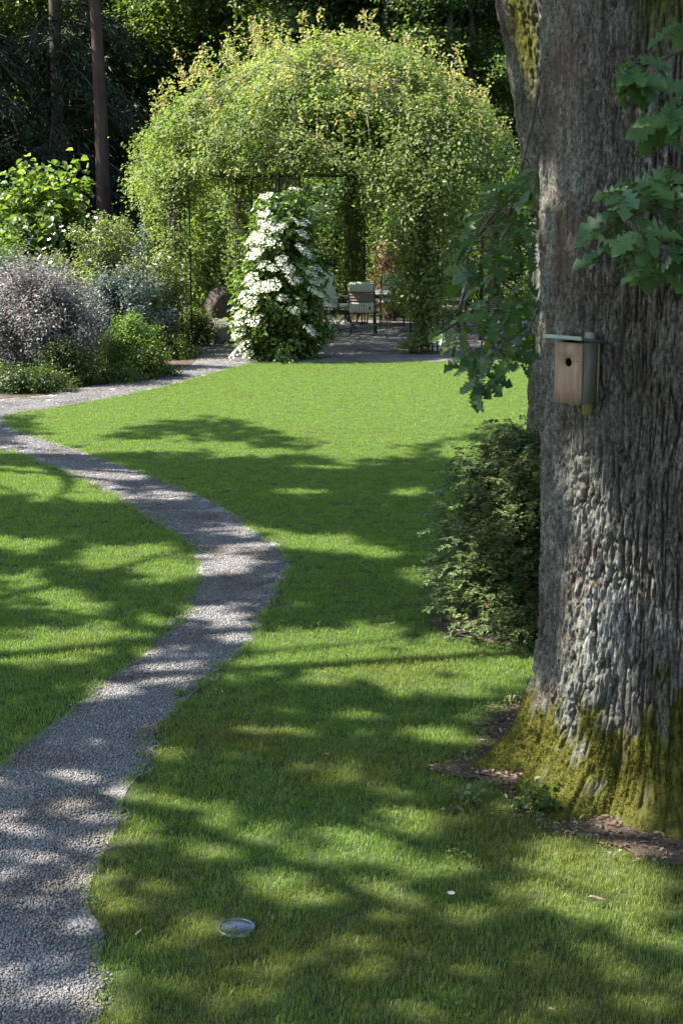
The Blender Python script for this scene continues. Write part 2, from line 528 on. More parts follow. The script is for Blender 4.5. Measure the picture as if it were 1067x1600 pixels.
def bark_mat(name, moss_top, moss_on=1.0, lichen=.5, browns=True):
    m, nt, b, out = new_mat(name)
    L = nt.links.new
    geo = nt.nodes.new('ShaderNodeTexCoord')
    obj = geo.outputs['Object']

    def noise(scale, detail=6, st=(1, 1, 1), rough=.6):
        mp = nt.nodes.new('ShaderNodeMapping')
        mp.inputs['Scale'].default_value = st
        L(obj, mp.inputs['Vector'])
        n = nt.nodes.new('ShaderNodeTexNoise')
        n.inputs['Scale'].default_value = scale
        n.inputs['Detail'].default_value = detail
        n.inputs['Roughness'].default_value = rough
        L(mp.outputs[0], n.inputs['Vector'])
        return n.outputs['Fac']

    def rng_(v, a, bb, c=0., d=1.):
        mr = nt.nodes.new('ShaderNodeMapRange')
        mr.inputs[1].default_value, mr.inputs[2].default_value = a, bb
        mr.inputs[3].default_value, mr.inputs[4].default_value = c, d
        L(v, mr.inputs[0])
        return mr.outputs[0]

    def math_(op, x, y):
        q = nt.nodes.new('ShaderNodeMath')
        q.operation = op
        for i, v in enumerate((x, y)):
            if isinstance(v, (int, float)):
                q.inputs[i].default_value = v
            else:
                L(v, q.inputs[i])
        return q.outputs[0]

    def mix(f, x, y):
        q = nt.nodes.new('ShaderNodeMix')
        q.data_type = 'RGBA'
        L(f, q.inputs['Factor'])
        for i, v in ((6, x), (7, y)):
            if isinstance(v, tuple):
                q.inputs[i].default_value = (*v, 1)
            else:
                L(v, q.inputs[i])
        return q.outputs[2]

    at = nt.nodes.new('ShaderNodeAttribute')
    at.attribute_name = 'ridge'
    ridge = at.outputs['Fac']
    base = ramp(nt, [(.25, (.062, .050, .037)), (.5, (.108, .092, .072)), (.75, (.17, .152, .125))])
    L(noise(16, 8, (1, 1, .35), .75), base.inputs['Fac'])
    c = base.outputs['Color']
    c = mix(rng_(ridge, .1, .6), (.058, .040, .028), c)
    sp_ = nt.nodes.new('ShaderNodeMix')
    sp_.data_type = 'RGBA'
    sp_.blend_type = 'MULTIPLY'
    sp_.inputs['Factor'].default_value = 1
    spr = ramp(nt, [(.36, (.42, .40, .38)), (.5, (.95, .95, .93)), (.64, (1.75, 1.74, 1.68))])
    L(noise(95, 4, (1, 1, .55), .7), spr.inputs['Fac'])
    L(c, sp_.inputs[6])
    L(spr.outputs['Color'], sp_.inputs[7])
    c = sp_.outputs[2]
    # brown strip of flaky bark
    if browns:
        bat = nt.nodes.new('ShaderNodeAttribute')
        bat.attribute_name = 'brown'
        c = mix(rng_(math_('MULTIPLY', bat.outputs['Fac'], noise(4, 5, (1.5, 1.5, .3))), .22, .5), c, (.11, .068, .048))
    # grey-green crust of lichen on the plates
    lg = rng_(noise(3.2, 7, (1, 1, .6)), .46, .60)
    lf = rng_(noise(75, 6, (1, 1, .7), .75), .45, .56)
    c = mix(math_('MULTIPLY', math_('MULTIPLY', lg, lf), math_('MULTIPLY', ridge, lichen * 2.2)), c, (.22, .235, .195))
    # pale whitish lichen
    wa = nt.nodes.new('ShaderNodeAttribute')
    wa.attribute_name = 'pale'
    wf = rng_(math_('ADD', noise(34, 7, (1, 1, .5), .72), math_('MULTIPLY', wa.outputs['Fac'], .16)), .63, .70)
    c = mix(math_('MULTIPLY', wf, math_('MULTIPLY', rng_(ridge, .45, .8), .9)), c, (.29, .29, .265))
    # moss
    ma = nt.nodes.new('ShaderNodeAttribute')
    ma.attribute_name = 'moss'
    mf = math_('MULTIPLY', rng_(math_('ADD', math_('MULTIPLY', noise(40, 5), .35), ma.outputs['Fac']), .38, .72), moss_on)
    mcol = ramp(nt, [(.3, (.04, .042, .008)), (.55, (.088, .088, .013)), (.8, (.15, .14, .022))])
    L(noise(22, 5), mcol.inputs['Fac'])
    c = mix(mf, c, mcol.outputs['Color'])
    L(c, b.inputs['Base Color'])
    b.inputs['Roughness'].default_value = .92
    b.inputs['Specular IOR Level'].default_value = .2
    bp = nt.nodes.new('ShaderNodeBump')
    bp.inputs['Strength'].default_value = 1.0
    bp.inputs['Distance'].default_value = .014
    L(noise(100, 6, (1, 1, .6), .7), bp.inputs['Height'])
    L(bp.outputs[0], b.inputs['Normal'])
    return m


M['moss'] = leaf_mat('moss', [(0, (.05, .05, .008)), (.5, (.11, .10, .014)), (1, (.19, .165, .03))], .25, .8, .1, (1.1, 1.1, .5))
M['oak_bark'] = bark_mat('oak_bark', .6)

# ------------------------------------------------------------------ ground, lawn, path
def poly_in(P, poly):
    x, y = P[:, 0], P[:, 1]
    r = np.zeros(len(P), bool)
    n = len(poly)
    for i in range(n):
        x0, y0 = poly[i]
        x1, y1 = poly[(i + 1) % n]
        c = (y0 > y) != (y1 > y)
        with np.errstate(divide='ignore', invalid='ignore'):
            xi = (x1 - x0) * (y - y0) / (y1 - y0) + x0
        r ^= c & (x < xi)
    return r


def smooth_poly(pts, it=2):
    p = np.asarray(pts, float)
    for _ in range(it):
        a = p[:-1] * .75 + p[1:] * .25
        b = p[:-1] * .25 + p[1:] * .75
        q = np.empty((2 * len(a), p.shape[1]))
        q[0::2], q[1::2] = a, b
        p = np.vstack([p[:1], q, p[-1:]])
    return p


R_PX = [(60, 2100), (120, 1800), (150, 1640), (160, 1560), (168, 1480), (150, 1430), (144, 1395), (160, 1350), (188, 1275), (200, 1235), (226, 1192), (236, 1165), (268, 1112), (330, 1058), (392, 1012), (414, 962), (436, 920), (456, 884), (450, 862), (406, 836), (378, 813), (338, 785), (270, 758), (210, 735), (140, 710), (80, 691), (30, 676), (6, 662), (10, 650), (60, 641), (130, 632), (230, 612), (310, 592), (372, 574), (400, 567)]
L_PX = [(-900, 2100), (-500, 1600), (-200, 1345), (0, 1195), (62, 1148), (140, 1090), (188, 1048), (268, 990), (298, 946), (312, 905), (306, 872), (294, 850), (268, 833), (210, 795), (150, 760), (72, 725), (0, 701), (-100, 683), (-260, 668)]
T_PX = [(-260, 652), (-100, 638), (0, 624), (70, 619), (150, 605), (250, 590), (300, 572), (318, 552)]
edgeR = smooth_poly([G(*p)[:2] for p in R_PX])
edgeL = smooth_poly([G(*p)[:2] for p in L_PX])
edgeT = smooth_poly([G(*p)[:2] for p in T_PX])
PC = np.array([-0.3, 28.2])                      # pavilion centre
PR = 3.0


def jag(e, a=.022, f=5.0, s=3):
    P = np.column_stack([e * f, np.zeros(len(e))])
    return e + a * np.column_stack([vnoise(P, s), vnoise(P, s + 9)])


floor_arc = [(3.7, 24.55), (4.2, 26), (4.2, 30.5), (2.8, 32), (-2.5, 32), (-3.6, 30.5), (-3.3, 28.0)]
path_poly = np.vstack([jag(edgeR), np.array(floor_arc), edgeT[::-1], jag(edgeL)[::-1]])


def sheet(name, poly, z, mat, kind='structure'):
    n_ = len(poly)
    vv, _, ff = delaunay_2d_cdt([Vector((float(p[0]), float(p[1]))) for p in poly], [(i, (i + 1) % n_) for i in range(n_)], [], 0, 1e-5)[:3]
    va_ = np.array([v[:] for v in vv])
    fa_ = np.array(ff)
    fa_ = fa_[poly_in(va_[fa_].mean(1), np.asarray(poly, float))]
    cr_ = np.cross(va_[fa_[:, 1]] - va_[fa_[:, 0]], va_[fa_[:, 2]] - va_[fa_[:, 0]])
    fa_[cr_ < 0] = fa_[cr_ < 0][:, ::-1]
    me = raw_mesh(name, np.column_stack([va_, np.full(len(va_), z)]), fa_)
    me.materials.append(mat)
    o = bpy.data.objects.new(name, me)
    COL.objects.link(o)
    o['kind'] = kind
    return o


sheet('ground', [(-400, -60), (400, -60), (400, 600), (-400, 600)], 0.0, M['forest_floor'])
sheet('lawn', [(-16, .5), (14, .5), (14, 24.75), (6, 24.7), (0, 24.6), (-16, 24.2)], .004, M['lawn_soil'])
sheet('gravel_path', path_poly, .008, M['gravel'])
bed_poly = np.vstack([edgeT[::-1] + np.array([0, .02]), np.array([(-12, 22.2), (-12, 33), (-3.7, 33), (-3.7, 30.5)])])
sheet('planting_bed', bed_poly, .012, M['soil'])
# wooded slope behind
xs, ys = np.linspace(-90, 90, 40), np.array([62, 66, 72, 80, 90, 105, 130])
hz = np.array([-.2, .6, 2.5, 6, 11, 18, 28])
V = np.array([[x, y, h + .5 * math.sin(x * .3 + y)] for y, h in zip(ys, hz) for x in xs])
nx = len(xs)
F = [[j * nx + i, j * nx + i + 1, (j + 1) * nx + i + 1, (j + 1) * nx + i] for j in range(len(ys) - 1) for i in range(nx - 1)]
mk('hillside', V, np.array(F), M['forest_floor'], smooth=True)['kind'] = 'structure'

# oak geometry that other things refer to
OAK = np.array([1.545, 7.2])
OAK2 = np.array([1.82, 11.2])
YEW = np.array([1.36, 9.55])

rb_t = np.radians([0, 30, 60, 90, 120, 150, 175, 187, 199, 210, 222, 234, 244, 255, 268, 283, 300, 330, 360])
rb_v = np.array([.9, .8, .9, .8, .88, .78, 0.75, .90, .73, .84, .91, .95, .85, .90, .94, .86, .95, .8, .9])


def base_r(th):
    return np.interp(np.mod(th, 2 * math.pi), rb_t, rb_v)


def soil_ring(th):
    t = np.mod(th, 2 * math.pi)
    return base_r(t) + .10 + .07 * np.sin(3 * t + 1) + .20 * np.exp(-((t - math.radians(190)) / .25) ** 2) + .12 * np.exp(-((t - math.radians(262)) / .3) ** 2) - .06 * np.exp(-((t - math.radians(225)) / .2) ** 2)


ths = np.linspace(0, 2 * math.pi, 96, endpoint=False)
oak_soil = np.column_stack([OAK[0] + soil_ring(ths) * np.cos(ths), OAK[1] + soil_ring(ths) * np.sin(ths)])
oak_soil = jag(oak_soil, .04, 9, 5)
sheet('oak_soil', oak_soil, .0125, M['soil'])
yew_soil = np.column_stack([YEW[0] - .05 + .72 * np.cos(ths), YEW[1] + .15 + .62 * np.sin(ths)])
yew_soil = jag(yew_soil, .08, 5, 6)
sheet('shrub_soil', yew_soil, .0165, M['soil'])


# grass tufts and gravel pebbles: instanced ground cover
def gn_scatter(name, P, templates, mat, smin, smax, tilt=0.0, seed=1):
    me = raw_mesh(name, P, np.zeros((0, 3), int))
    me.materials.append(mat)
    o = bpy.data.objects.new(name, me)
    COL.objects.link(o)
    o['kind'] = 'stuff'
    ng = bpy.data.node_groups.new(name, 'GeometryNodeTree')
    ng.interface.new_socket('Geometry', in_out='INPUT', socket_type='NodeSocketGeometry')
    ng.interface.new_socket('Geometry', in_out='OUTPUT', socket_type='NodeSocketGeometry')
    gi, go = ng.nodes.new('NodeGroupInput'), ng.nodes.new('NodeGroupOutput')
    iop = ng.nodes.new('GeometryNodeInstanceOnPoints')
    jn = ng.nodes.new('GeometryNodeJoinGeometry')
    for t in templates:
        oi = ng.nodes.new('GeometryNodeObjectInfo')
        oi.inputs['Object'].default_value = t
        oi.inputs['As Instance'].default_value = True
        ng.links.new(oi.outputs['Geometry'], jn.inputs[0])
    rv = ng.nodes.new('FunctionNodeRandomValue')
    rv.data_type = 'FLOAT_VECTOR'
    rv.inputs[0].default_value = (-tilt, -tilt, 0)
    rv.inputs[1].default_value = (tilt, tilt, 6.283)
    rv.inputs['Seed'].default_value = seed
    rs = ng.nodes.new('FunctionNodeRandomValue')
    rs.data_type = 'FLOAT'
    rs.inputs[2].default_value, rs.inputs[3].default_value = smin, smax
    rs.inputs['Seed'].default_value = seed + 5
    ng.links.new(gi.outputs[0], iop.inputs['Points'])
    ng.links.new(jn.outputs[0], iop.inputs['Instance'])
    iop.inputs['Pick Instance'].default_value = True
    ng.links.new(rv.outputs[0], iop.inputs['Rotation'])
    ng.links.new(rs.outputs[1], iop.inputs['Scale'])
    ng.links.new(iop.outputs[0], go.inputs[0])
    mod = o.modifiers.new('scatter', 'NODES')
    mod.node_group = ng
    return o


def tuft(seed, n, rad, hmin, hmax, w):
    r = np.random.default_rng(seed)
    a, q = r.uniform(0, 6.283, n), rad * np.sqrt(r.uniform(0, 1, n))
    B = np.column_stack([q * np.cos(a), q * np.sin(a), np.zeros(n)])
    az = r.uniform(0, 6.283, n)
    d = np.column_stack([np.cos(az), np.sin(az), np.zeros(n)])
    s = np.column_stack([-np.sin(az), np.cos(az), np.zeros(n)])
    h = r.uniform(hmin, hmax, n)[:, None]
    lean = r.uniform(.1, .75, n)[:, None]
    ww = (w * r.uniform(.7, 1.3, n))[:, None]
    up = np.array([0, 0, 1.0])
    m = B + up * h * .6 + d * h * lean * .3
    t = B + up * h * (1.02 - .35 * lean) + d * h * lean
    V = np.stack([B - s * ww / 2, B + s * ww / 2, m + s * ww * .42, m - s * ww * .42, t], 1).reshape(-1, 3)
    i = np.arange(n)[:, None] * 5
    F4 = np.hstack([i, i + 1, i + 2, i + 3])
    F3 = np.hstack([i + 3, i + 2, i + 4])
    rn = np.clip(r.beta(2, 2.2, n), 0, 1)
    return raw_mesh('tuft', V, [F4, F3], {'rnd': np.concatenate([rn, rn])}, smooth=True)


def template(me, mat):
    me.materials.append(mat)
    return bpy.data.objects.new(me.name, me)


rg = np.random.default_rng(11)


def scatter_pts(n_per, y0, y1, xm=.30, xa=1.0):
    out = []
    ys = np.arange(y0, y1, .5)
    for y in ys:
        half = xm * y + xa
        sp = n_per(y) ** -.5
        gxx, gyy = np.meshgrid(np.arange(-half, half, sp), np.arange(y, y + .5 - sp * .3, sp))
        n = gxx.size
        out.append(np.column_stack([gxx.ravel() + rg.uniform(-.5, .5, n) * sp, gyy.ravel() + rg.uniform(-.5, .5, n) * sp]))
    return np.vstack(out)


P = scatter_pts(lambda y: 150 if y < 9 else (115 if y < 15 else 95), 3.2, 24.5)
inside = poly_in(P, path_poly) | poly_in(P, bed_poly)
for ox, oy in ((.03, 0), (-.03, 0), (0, .03), (0, -.03)):
    inside |= poly_in(P + np.array([ox, oy]), path_poly)
P = P[~inside]
P = P[~(poly_in(P, oak_soil) | poly_in(P, yew_soil))]
lamp_c = G(370, 1452)
P = P[np.hypot(P[:, 0] - lamp_c[0], P[:, 1] - lamp_c[1]) > .09]
north = 24.55 + .0 * P[:, 0]
P = P[P[:, 1] < north]
tufts = [template(tuft(s, 160, .09, .014, .033, .0023), M['grass']) for s in (1, 2, 3)]
gn_scatter('lawn_grass', np.column_stack([P, np.full(len(P), .004)]), tufts, M['grass'], .75, 1.2, .12, 3)
# longer fringe along the path edges and round the soil
E = np.vstack([edgeR, edgeL])
fr = []
for e in (jag(edgeR), jag(edgeL)):
    seg = np.hypot(*(e[1:] - e[:-1]).T)
    for (a, b), l in zip(zip(e[:-1], e[1:]), seg):
        k = max(1, int(l * 26))
        t = rg.uniform(0, 1, k)[:, None]
        fr.append(a + (b - a) * t + rg.normal(0, .022, (k, 2)))
fr = np.vstack(fr)
fr = fr[(fr[:, 1] > 3) & (fr[:, 1] < 24.5)]
ftufts = [template(tuft(s, 34, .045, .015, .045, .0024), M['grass']) for s in (7, 8)]
gn_scatter('fringe_grass', np.column_stack([fr, np.full(len(fr), .004)]), ftufts, M['grass'], .6, 1.15, .25, 8)


def pebble_tile(seed, n, rad, smin, smax):
    r = np.random.default_rng(seed)
    bm = bmesh.new()
    bmesh.ops.create_icosphere(bm, subdivisions=1, radius=1)
    bv = np.array([v.co[:] for v in bm.verts])
    bf = np.array([[v.index for v in f.verts] for f in bm.faces])
    bm.free()
    Vs, Fs, rr = [], [], []
    for k in range(n):
        s = r.uniform(smin, smax)
        v = bv * (1 + r.uniform(-.28, .28, (len(bv), 1))) * np.array([1, r.uniform(.6, 1), r.uniform(.45, .75)]) * s
        Rm = np.array(Matrix.Rotation(r.uniform(0, 6.28), 3, 'Z') @ Matrix.Rotation(r.normal(0, .4), 3, 'X') @ Matrix.Rotation(r.normal(0, .4), 3, 'Y'))
        a, q = r.uniform(0, 6.283), rad * math.sqrt(r.uniform())
        v = v @ Rm.T + np.array([q * math.cos(a), q * math.sin(a), s * r.uniform(.2, .9)])
        Vs.append(v)
        Fs.append(bf + k * len(bv))
        rr.append(np.full(len(bf), np.clip(r.normal(.48, .24), 0, 1)))
    return raw_mesh('pebble_tile', np.vstack(Vs), np.vstack(Fs), {'rnd': np.concatenate(rr)})


P = scatter_pts(lambda y: 62 if y < 12 else 40, 3.2, 32)
ok = poly_in(P, path_poly)
for ox, oy in ((.055, 0), (-.055, 0), (0, .055), (0, -.055)):
    ok &= poly_in(P + np.array([ox, oy]), path_poly)
P = P[ok]
tiles = [template(pebble_tile(s, 340, .115, .003, .0075), M['pebble']) for s in (1, 2, 3)]
gn_scatter('gravel', np.column_stack([P, np.full(len(P), .008)]), tiles, M['pebble'], .85, 1.2, 0.0, 4)


# ------------------------------------------------------------------ foliage generators
def leaf_arrays(P, nrm, ax, L, W, shape='rhomb', fold=.25, droop=.15):
    n = len(P)
    nrm, ax = unit(nrm), ax - nrm * np.sum(ax * nrm, 1, keepdims=True)
    ax = unit(ax)
    sd = np.cross(nrm, ax)
    L, W = np.broadcast_to(L, (n,))[:, None], np.broadcast_to(W, (n,))[:, None]
    base, tip = P, P + ax * L - nrm * L * droop
    if shape == 'rhomb':
        mid = P + ax * L * .45
        l, r = mid + sd * W / 2 + nrm * W * fold, mid - sd * W / 2 + nrm * W * fold
        V = np.stack([base, r, tip, l], 1).reshape(-1, 3)
        i = np.arange(n)[:, None] * 4
        F = np.vstack([np.hstack([i, i + 1, i + 2]), np.hstack([i, i + 2, i + 3])])
        return V, F, 2
    a, b = P + ax * L * .28, P + ax * L * .68 - nrm * L * droop * .45
    l1, r1 = a + sd * W * .46 + nrm * W * fold, a - sd * W * .46 + nrm * W * fold
    l2, r2 = b + sd * W * .44 + nrm * W * fold, b - sd * W * .44 + nrm * W * fold
    V = np.stack([base, r1, r2, tip, l2, l1], 1).reshape(-1, 3)
    i = np.arange(n)[:, None] * 6
    F = np.vstack([np.hstack([i, i + 1, i + 2, i + 3]), np.hstack([i, i + 3, i + 4, i + 5])])
    return V, F, 2


def clover_tuft(seed, n):
    r = np.random.default_rng(seed)
    c = np.column_stack([r.normal(0, .05, (n, 2)), r.uniform(.028, .045, n)])
    Ps, As = [], []
    for q in c:
        a0 = r.uniform(0, 6.28)
        for j in range(3):
            Ps.append(q)
            As.append([math.cos(a0 + j * 2.09), math.sin(a0 + j * 2.09), .1])
    Ps, As = np.array(Ps), np.array(As)
    L_ = r.uniform(.009, .015, len(Ps))
    V_, F_, k_ = leaf_arrays(Ps, np.array([0, 0, 1.0]) + r.normal(0, .25, Ps.shape), As, L_, L_ * .9, 'oval', .1)
    return raw_mesh('clover_tuft', V_, F_, {'rnd': np.tile(r.uniform(0, 1, len(Ps)), k_)})


Pc = scatter_pts(lambda y: 3.0, 4.2, 14)
okc = ~(poly_in(Pc, path_poly) | poly_in(Pc, oak_soil) | poly_in(Pc, yew_soil)) & (fbm(np.column_stack([Pc * .8, Pc[:, 0] * 0]), 3, 15) > .05)
Pc = Pc[okc]
gn_scatter('lawn_clover', np.column_stack([Pc, np.full(len(Pc), .004)]), [template(clover_tuft(s, 14), M['mid_leaf']) for s in (1, 2)], M['mid_leaf'], .7, 1.3, .1, 21)


def leaves(name, P, out, size, ratio, mat, parent, rng, shape='rhomb', upb=.6, rand=.8, rnd=None, sway=.3, world=True, fold=.25):
    n = len(P)
    nrm = unit(out * (1 - upb) + np.array([0, 0, upb]) + rng.normal(0, rand, (n, 3)) * .6)
    ax = rng.normal(0, 1, (n, 3)) + out * .6 + np.array([0, 0, -sway])
    L = size * rng.uniform(.65, 1.3, n)
    V, F, k = leaf_arrays(P, nrm, ax, L, L * ratio, shape, fold)
    if rnd is None:
        rnd = np.clip(rng.beta(2, 2, n), 0, 1)
    return mk(name, V, F, mat, parent, {'rnd': np.tile(rnd, k)}, world=world)


def shoots(rng, base, rx, ry, h, n, zl=.15, br=.25, lump=.3, pw=.5, seed=0):
    """arching shoots: list of polylines from a base patch to points in a lumpy dome"""
    az = rng.uniform(0, 6.283, n)
    u = rng.uniform(0, 1, n)
    rad = np.sqrt(np.maximum(0, 1 - u ** 2.2))
    dirs = np.column_stack([np.cos(az) * rad, np.sin(az) * rad, u])
    q = rng.uniform(0, 1, n) ** pw
    q = q * (1 + lump * fbm(dirs * 1.7 + 31.7 * seed, 3, 5))
    end = np.column_stack([base[0] + dirs[:, 0] * rx * q, base[1] + dirs[:, 1] * ry * q, base[2] + h * (zl + (1 - zl) * u) * (.55 + .45 * q)])
    a2 = rng.uniform(0, 6.283, n)
    st = np.column_stack([base[0] + br * rx * np.cos(a2) * rng.uniform(0, 1, n), base[1] + br * ry * np.sin(a2) * rng.uniform(0, 1, n), np.full(n, base[2])])
    mid = st * .6 + end * .4
    mid[:, 2] = st[:, 2] + (end[:, 2] - st[:, 2]) * .85
    return st, mid, end, dirs


def shrub(name, label, cat, base, rx, ry, h, n_sh, n_lf, size, ratio, mat, seed, shape='rhomb', zl=.15, sig=.07, tmin=.35, lump=.3, group=None, stem_r=.008, n_stem=None, upb=.55, stem_mat='twig', pw=.5, rnd_gain=.25):
    rng = np.random.default_rng(seed)
    root = empty(name, (base[0], base[1], 0), label, cat, group)
    b3 = np.array([base[0], base[1], 0.0])
    st, mid, end, dirs = shoots(rng, b3, rx, ry, h, n_sh, zl, lump=lump, seed=seed, pw=pw)
    mb = MB()
    for k in range(min(n_sh, n_stem or n_sh)):
        mb.tube(bez(st[k], mid[k], end[k], 6), np.linspace(stem_r, stem_r * .35, 6), 4, False)
    mb.build('stem', M[stem_mat], root)
    s = rng.integers(0, n_sh, n_lf)
    t = (tmin + (1 - tmin) * rng.uniform(0, 1, n_lf) ** .7)[:, None]
    P = (1 - t) ** 2 * st[s] + 2 * t * (1 - t) * mid[s] + t * t * end[s] + rng.normal(0, sig, (n_lf, 3))
    P[:, 2] = np.maximum(P[:, 2], .02)
    out = unit(P - (b3 + np.array([0, 0, h * .35])))
    sh = rng.uniform(-1, 1, n_sh)[s] * rnd_gain
    rnd = np.clip(rng.beta(2, 2, n_lf) + sh, 0, 1)
    leaves('foliage', P, out, size, ratio, M[mat], root, rng, shape, upb=upb, rnd=rnd)
    return root


def copy_tree(o, parent=None):
    c = o.copy()
    COL.objects.link(c)
    c.parent = parent
    for ch in [x for x in bpy.data.objects if x.parent == o]:
        copy_tree(ch, c)
    return c


# ------------------------------------------------------------------ trunks with real bark relief
def plates(u, z, cu, cz, s):
    """F2-F1 of a jittered grid: chunky vertical bark plates"""
    gu, gz = u / cu, z / cz
    iu, iz = np.floor(gu), np.floor(gz)
    f1 = np.full(u.shape, 9.0)
    f2 = np.full(u.shape, 9.0)
    idn = np.zeros(u.shape)
    for du in (-1, 0, 1):
        for dz in (-1, 0, 1):
            a, b = iu + du, iz + dz
            px_ = a + .5 + .8 * (hsh(a, b, b * 0, s) - .5)
            pz_ = b + .5 + .9 * (hsh(a, b, b * 0, s + 1) - .5)
            d = np.sqrt((gu - px_) ** 2 + (gz - pz_) ** 2)
            hid = hsh(a, b, b * 0, s + 2)
            nf = d < f1
            f2 = np.where(nf, f1, np.minimum(f2, d))
            idn = np.where(nf, hid, idn)
            f1 = np.where(nf, d, f1)
    return f2 - f1, idn


def bark_trunk(parent, th, zs, axis, rad, seed, depth=.035, cu=.042, cz=.13, attrs=None):
    T, Z = np.meshgrid(th, zs)
    t, z = T.ravel(), Z.ravel()
    ax = axis(z)
    r = rad(z, t)
    rr = np.maximum(rad(np.full(1, 2.0), np.zeros(1))[0], .2)
    u = t * rr
    Pn = np.column_stack([np.cos(t) * rr, np.sin(t) * rr, z])
    w1 = fbm(Pn * np.array([2.6, 2.6, 1.6]), 3, seed)
    w2 = fbm(Pn * np.array([9, 9, 5]), 3, seed + 20)
    wp = Pn + np.column_stack([.05 * w1, .05 * w1, .0 * w1])
    n1 = fbm(wp * np.array([40, 40, 2.4]), 2, seed + 3) + .07 * w2
    n2 = fbm(wp * np.array([74, 74, 7]) + 9, 2, seed + 9)
    f1 = np.clip(np.abs(n1) / .13, 0, 1) ** .7
    f2 = np.clip(np.abs(n2) / .14, 0, 1) ** .7
    e, idn = plates(u + .06 * w1 + .018 * w2, z + .08 * w2, cu * .62, cz * 1.6, seed)
    fe = np.clip(e / .2, 0, 1) ** .7
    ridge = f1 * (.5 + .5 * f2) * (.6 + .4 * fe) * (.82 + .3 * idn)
    n = fbm(Pn * np.array([36, 36, 14]), 3, seed + 40)
    n3 = vnoise(Pn * np.array([130, 130, 26]), seed + 44)
    soft = np.ones_like(z)
    at = attrs(z, t, Pn) if attrs else {}
    if 'soft' in at:
        soft = at.pop('soft')
    d = depth * soft * (ridge * 1.15 + n * .10 * (.4 + ridge) + n3 * .22 - .65) + .02 * fbm(Pn * 1.3, 3, seed + 60)
    if 'moss' in at:
        mo = np.clip(at['moss'], 0, 1)
        d = d + mo * (.016 * fbm(Pn * np.array([22, 22, 18]), 3, seed + 81) + .006 * vnoise(Pn * 90, seed + 83))
    R = r + d
    V = np.column_stack([ax[:, 0] + R * np.cos(t), ax[:, 1] + R * np.sin(t), z])
    nt_, nz = len(th), len(zs)
    i = (np.arange(nz - 1) * nt_)[:, None]
    j = np.arange(nt_)[None, :]
    jn = (j + 1) % nt_
    F = np.stack([i + j, i + jn, i + nt_ + jn, i + nt_ + j], -1).reshape(-1, 4)
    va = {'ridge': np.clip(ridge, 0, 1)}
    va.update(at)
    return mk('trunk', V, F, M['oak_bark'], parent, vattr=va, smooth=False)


def front_angles(c, nf, nb, half=105):
    a0 = math.atan2(-c[1], -c[0])
    f = np.linspace(a0 - math.radians(half), a0 + math.radians(half), nf)
    b = np.linspace(a0 + math.radians(half), a0 + 2 * math.pi - math.radians(half), nb + 2)[1:-1]
    return np.concatenate([f, b])


oak = empty('oak_tree', (OAK[0], OAK[1], 0), 'thick mossy-footed oak with furrowed bark carrying the wooden nest box', 'tree')
cam_az = math.atan2(-OAK[1], -OAK[0])


def oak_axis(z):
    k = np.clip(z / 3.6, 0, 3)
    return np.column_stack([OAK[0] - .05 * k ** 1.5, np.full(len(z), OAK[1])])


def oak_rad(z, t):
    R0 = .553 + .06 * np.exp(-z / .6) + .012 * np.clip(z - 1, 0, 6)
    tp = np.clip((z - 5.5) / 3, 0, 1)
    fl = (base_r(t) - .60) * np.exp(-np.maximum(z, 0) / .17)
    low = .03 * np.cos(5 * t + .6) * np.exp(-z / .9) + (base_r(t) - .87) * .85 * np.exp(-z / .42)
    return (R0 + fl + low) * (1 - .35 * tp)


def oak_attrs(z, t, P):
    rel = np.mod(t - cam_az + math.pi, 2 * math.pi) - math.pi       # 0 = facing the camera, negative = left in view
    brown = np.exp(-((rel + .95) / .28) ** 2) * np.clip((z - 1.6) / 1.0, 0, 1)
    pale = np.exp(-((rel + .35) / .45) ** 2) * np.exp(-((z - .95) / .45) ** 2) * 1.0 + .25 * np.exp(-((rel + .4) / .5) ** 2) * (z > 2.4)
    ln = fbm(P * 2.2, 3, 77)
    moss = np.clip(1.0 - (z - .05) / (.52 + .14 * ln + .06 * np.sin(rel * 5) - .30 * np.clip(-rel - .35, 0, .8)), -.6, .75) * .75
    moss = np.clip(.28 + 1.3 * (moss + .7 * fbm(P * np.array([14, 14, 8]), 4, 79) - .14), 0, 1)
    moss = moss * (moss > .05)
    moss = np.maximum(moss, .5 * np.exp(-((rel + .1) / .3) ** 2) * np.clip((z - 3.0) / .5, 0, 1))
    soft = 1 - .45 * np.clip(brown, 0, 1)
    soft = soft * (1 - .35 * np.clip((.18 - z) / .18, 0, 1))
    return {'brown': np.clip(brown, 0, 1), 'pale': pale, 'moss': moss, 'soft': soft}


zs = np.concatenate([np.linspace(-.03, 4.2, 800), np.linspace(4.4, 8.5, 24)])
bark_trunk(oak, front_angles(OAK, 480, 40), zs, oak_axis, oak_rad, 3, attrs=oak_attrs)

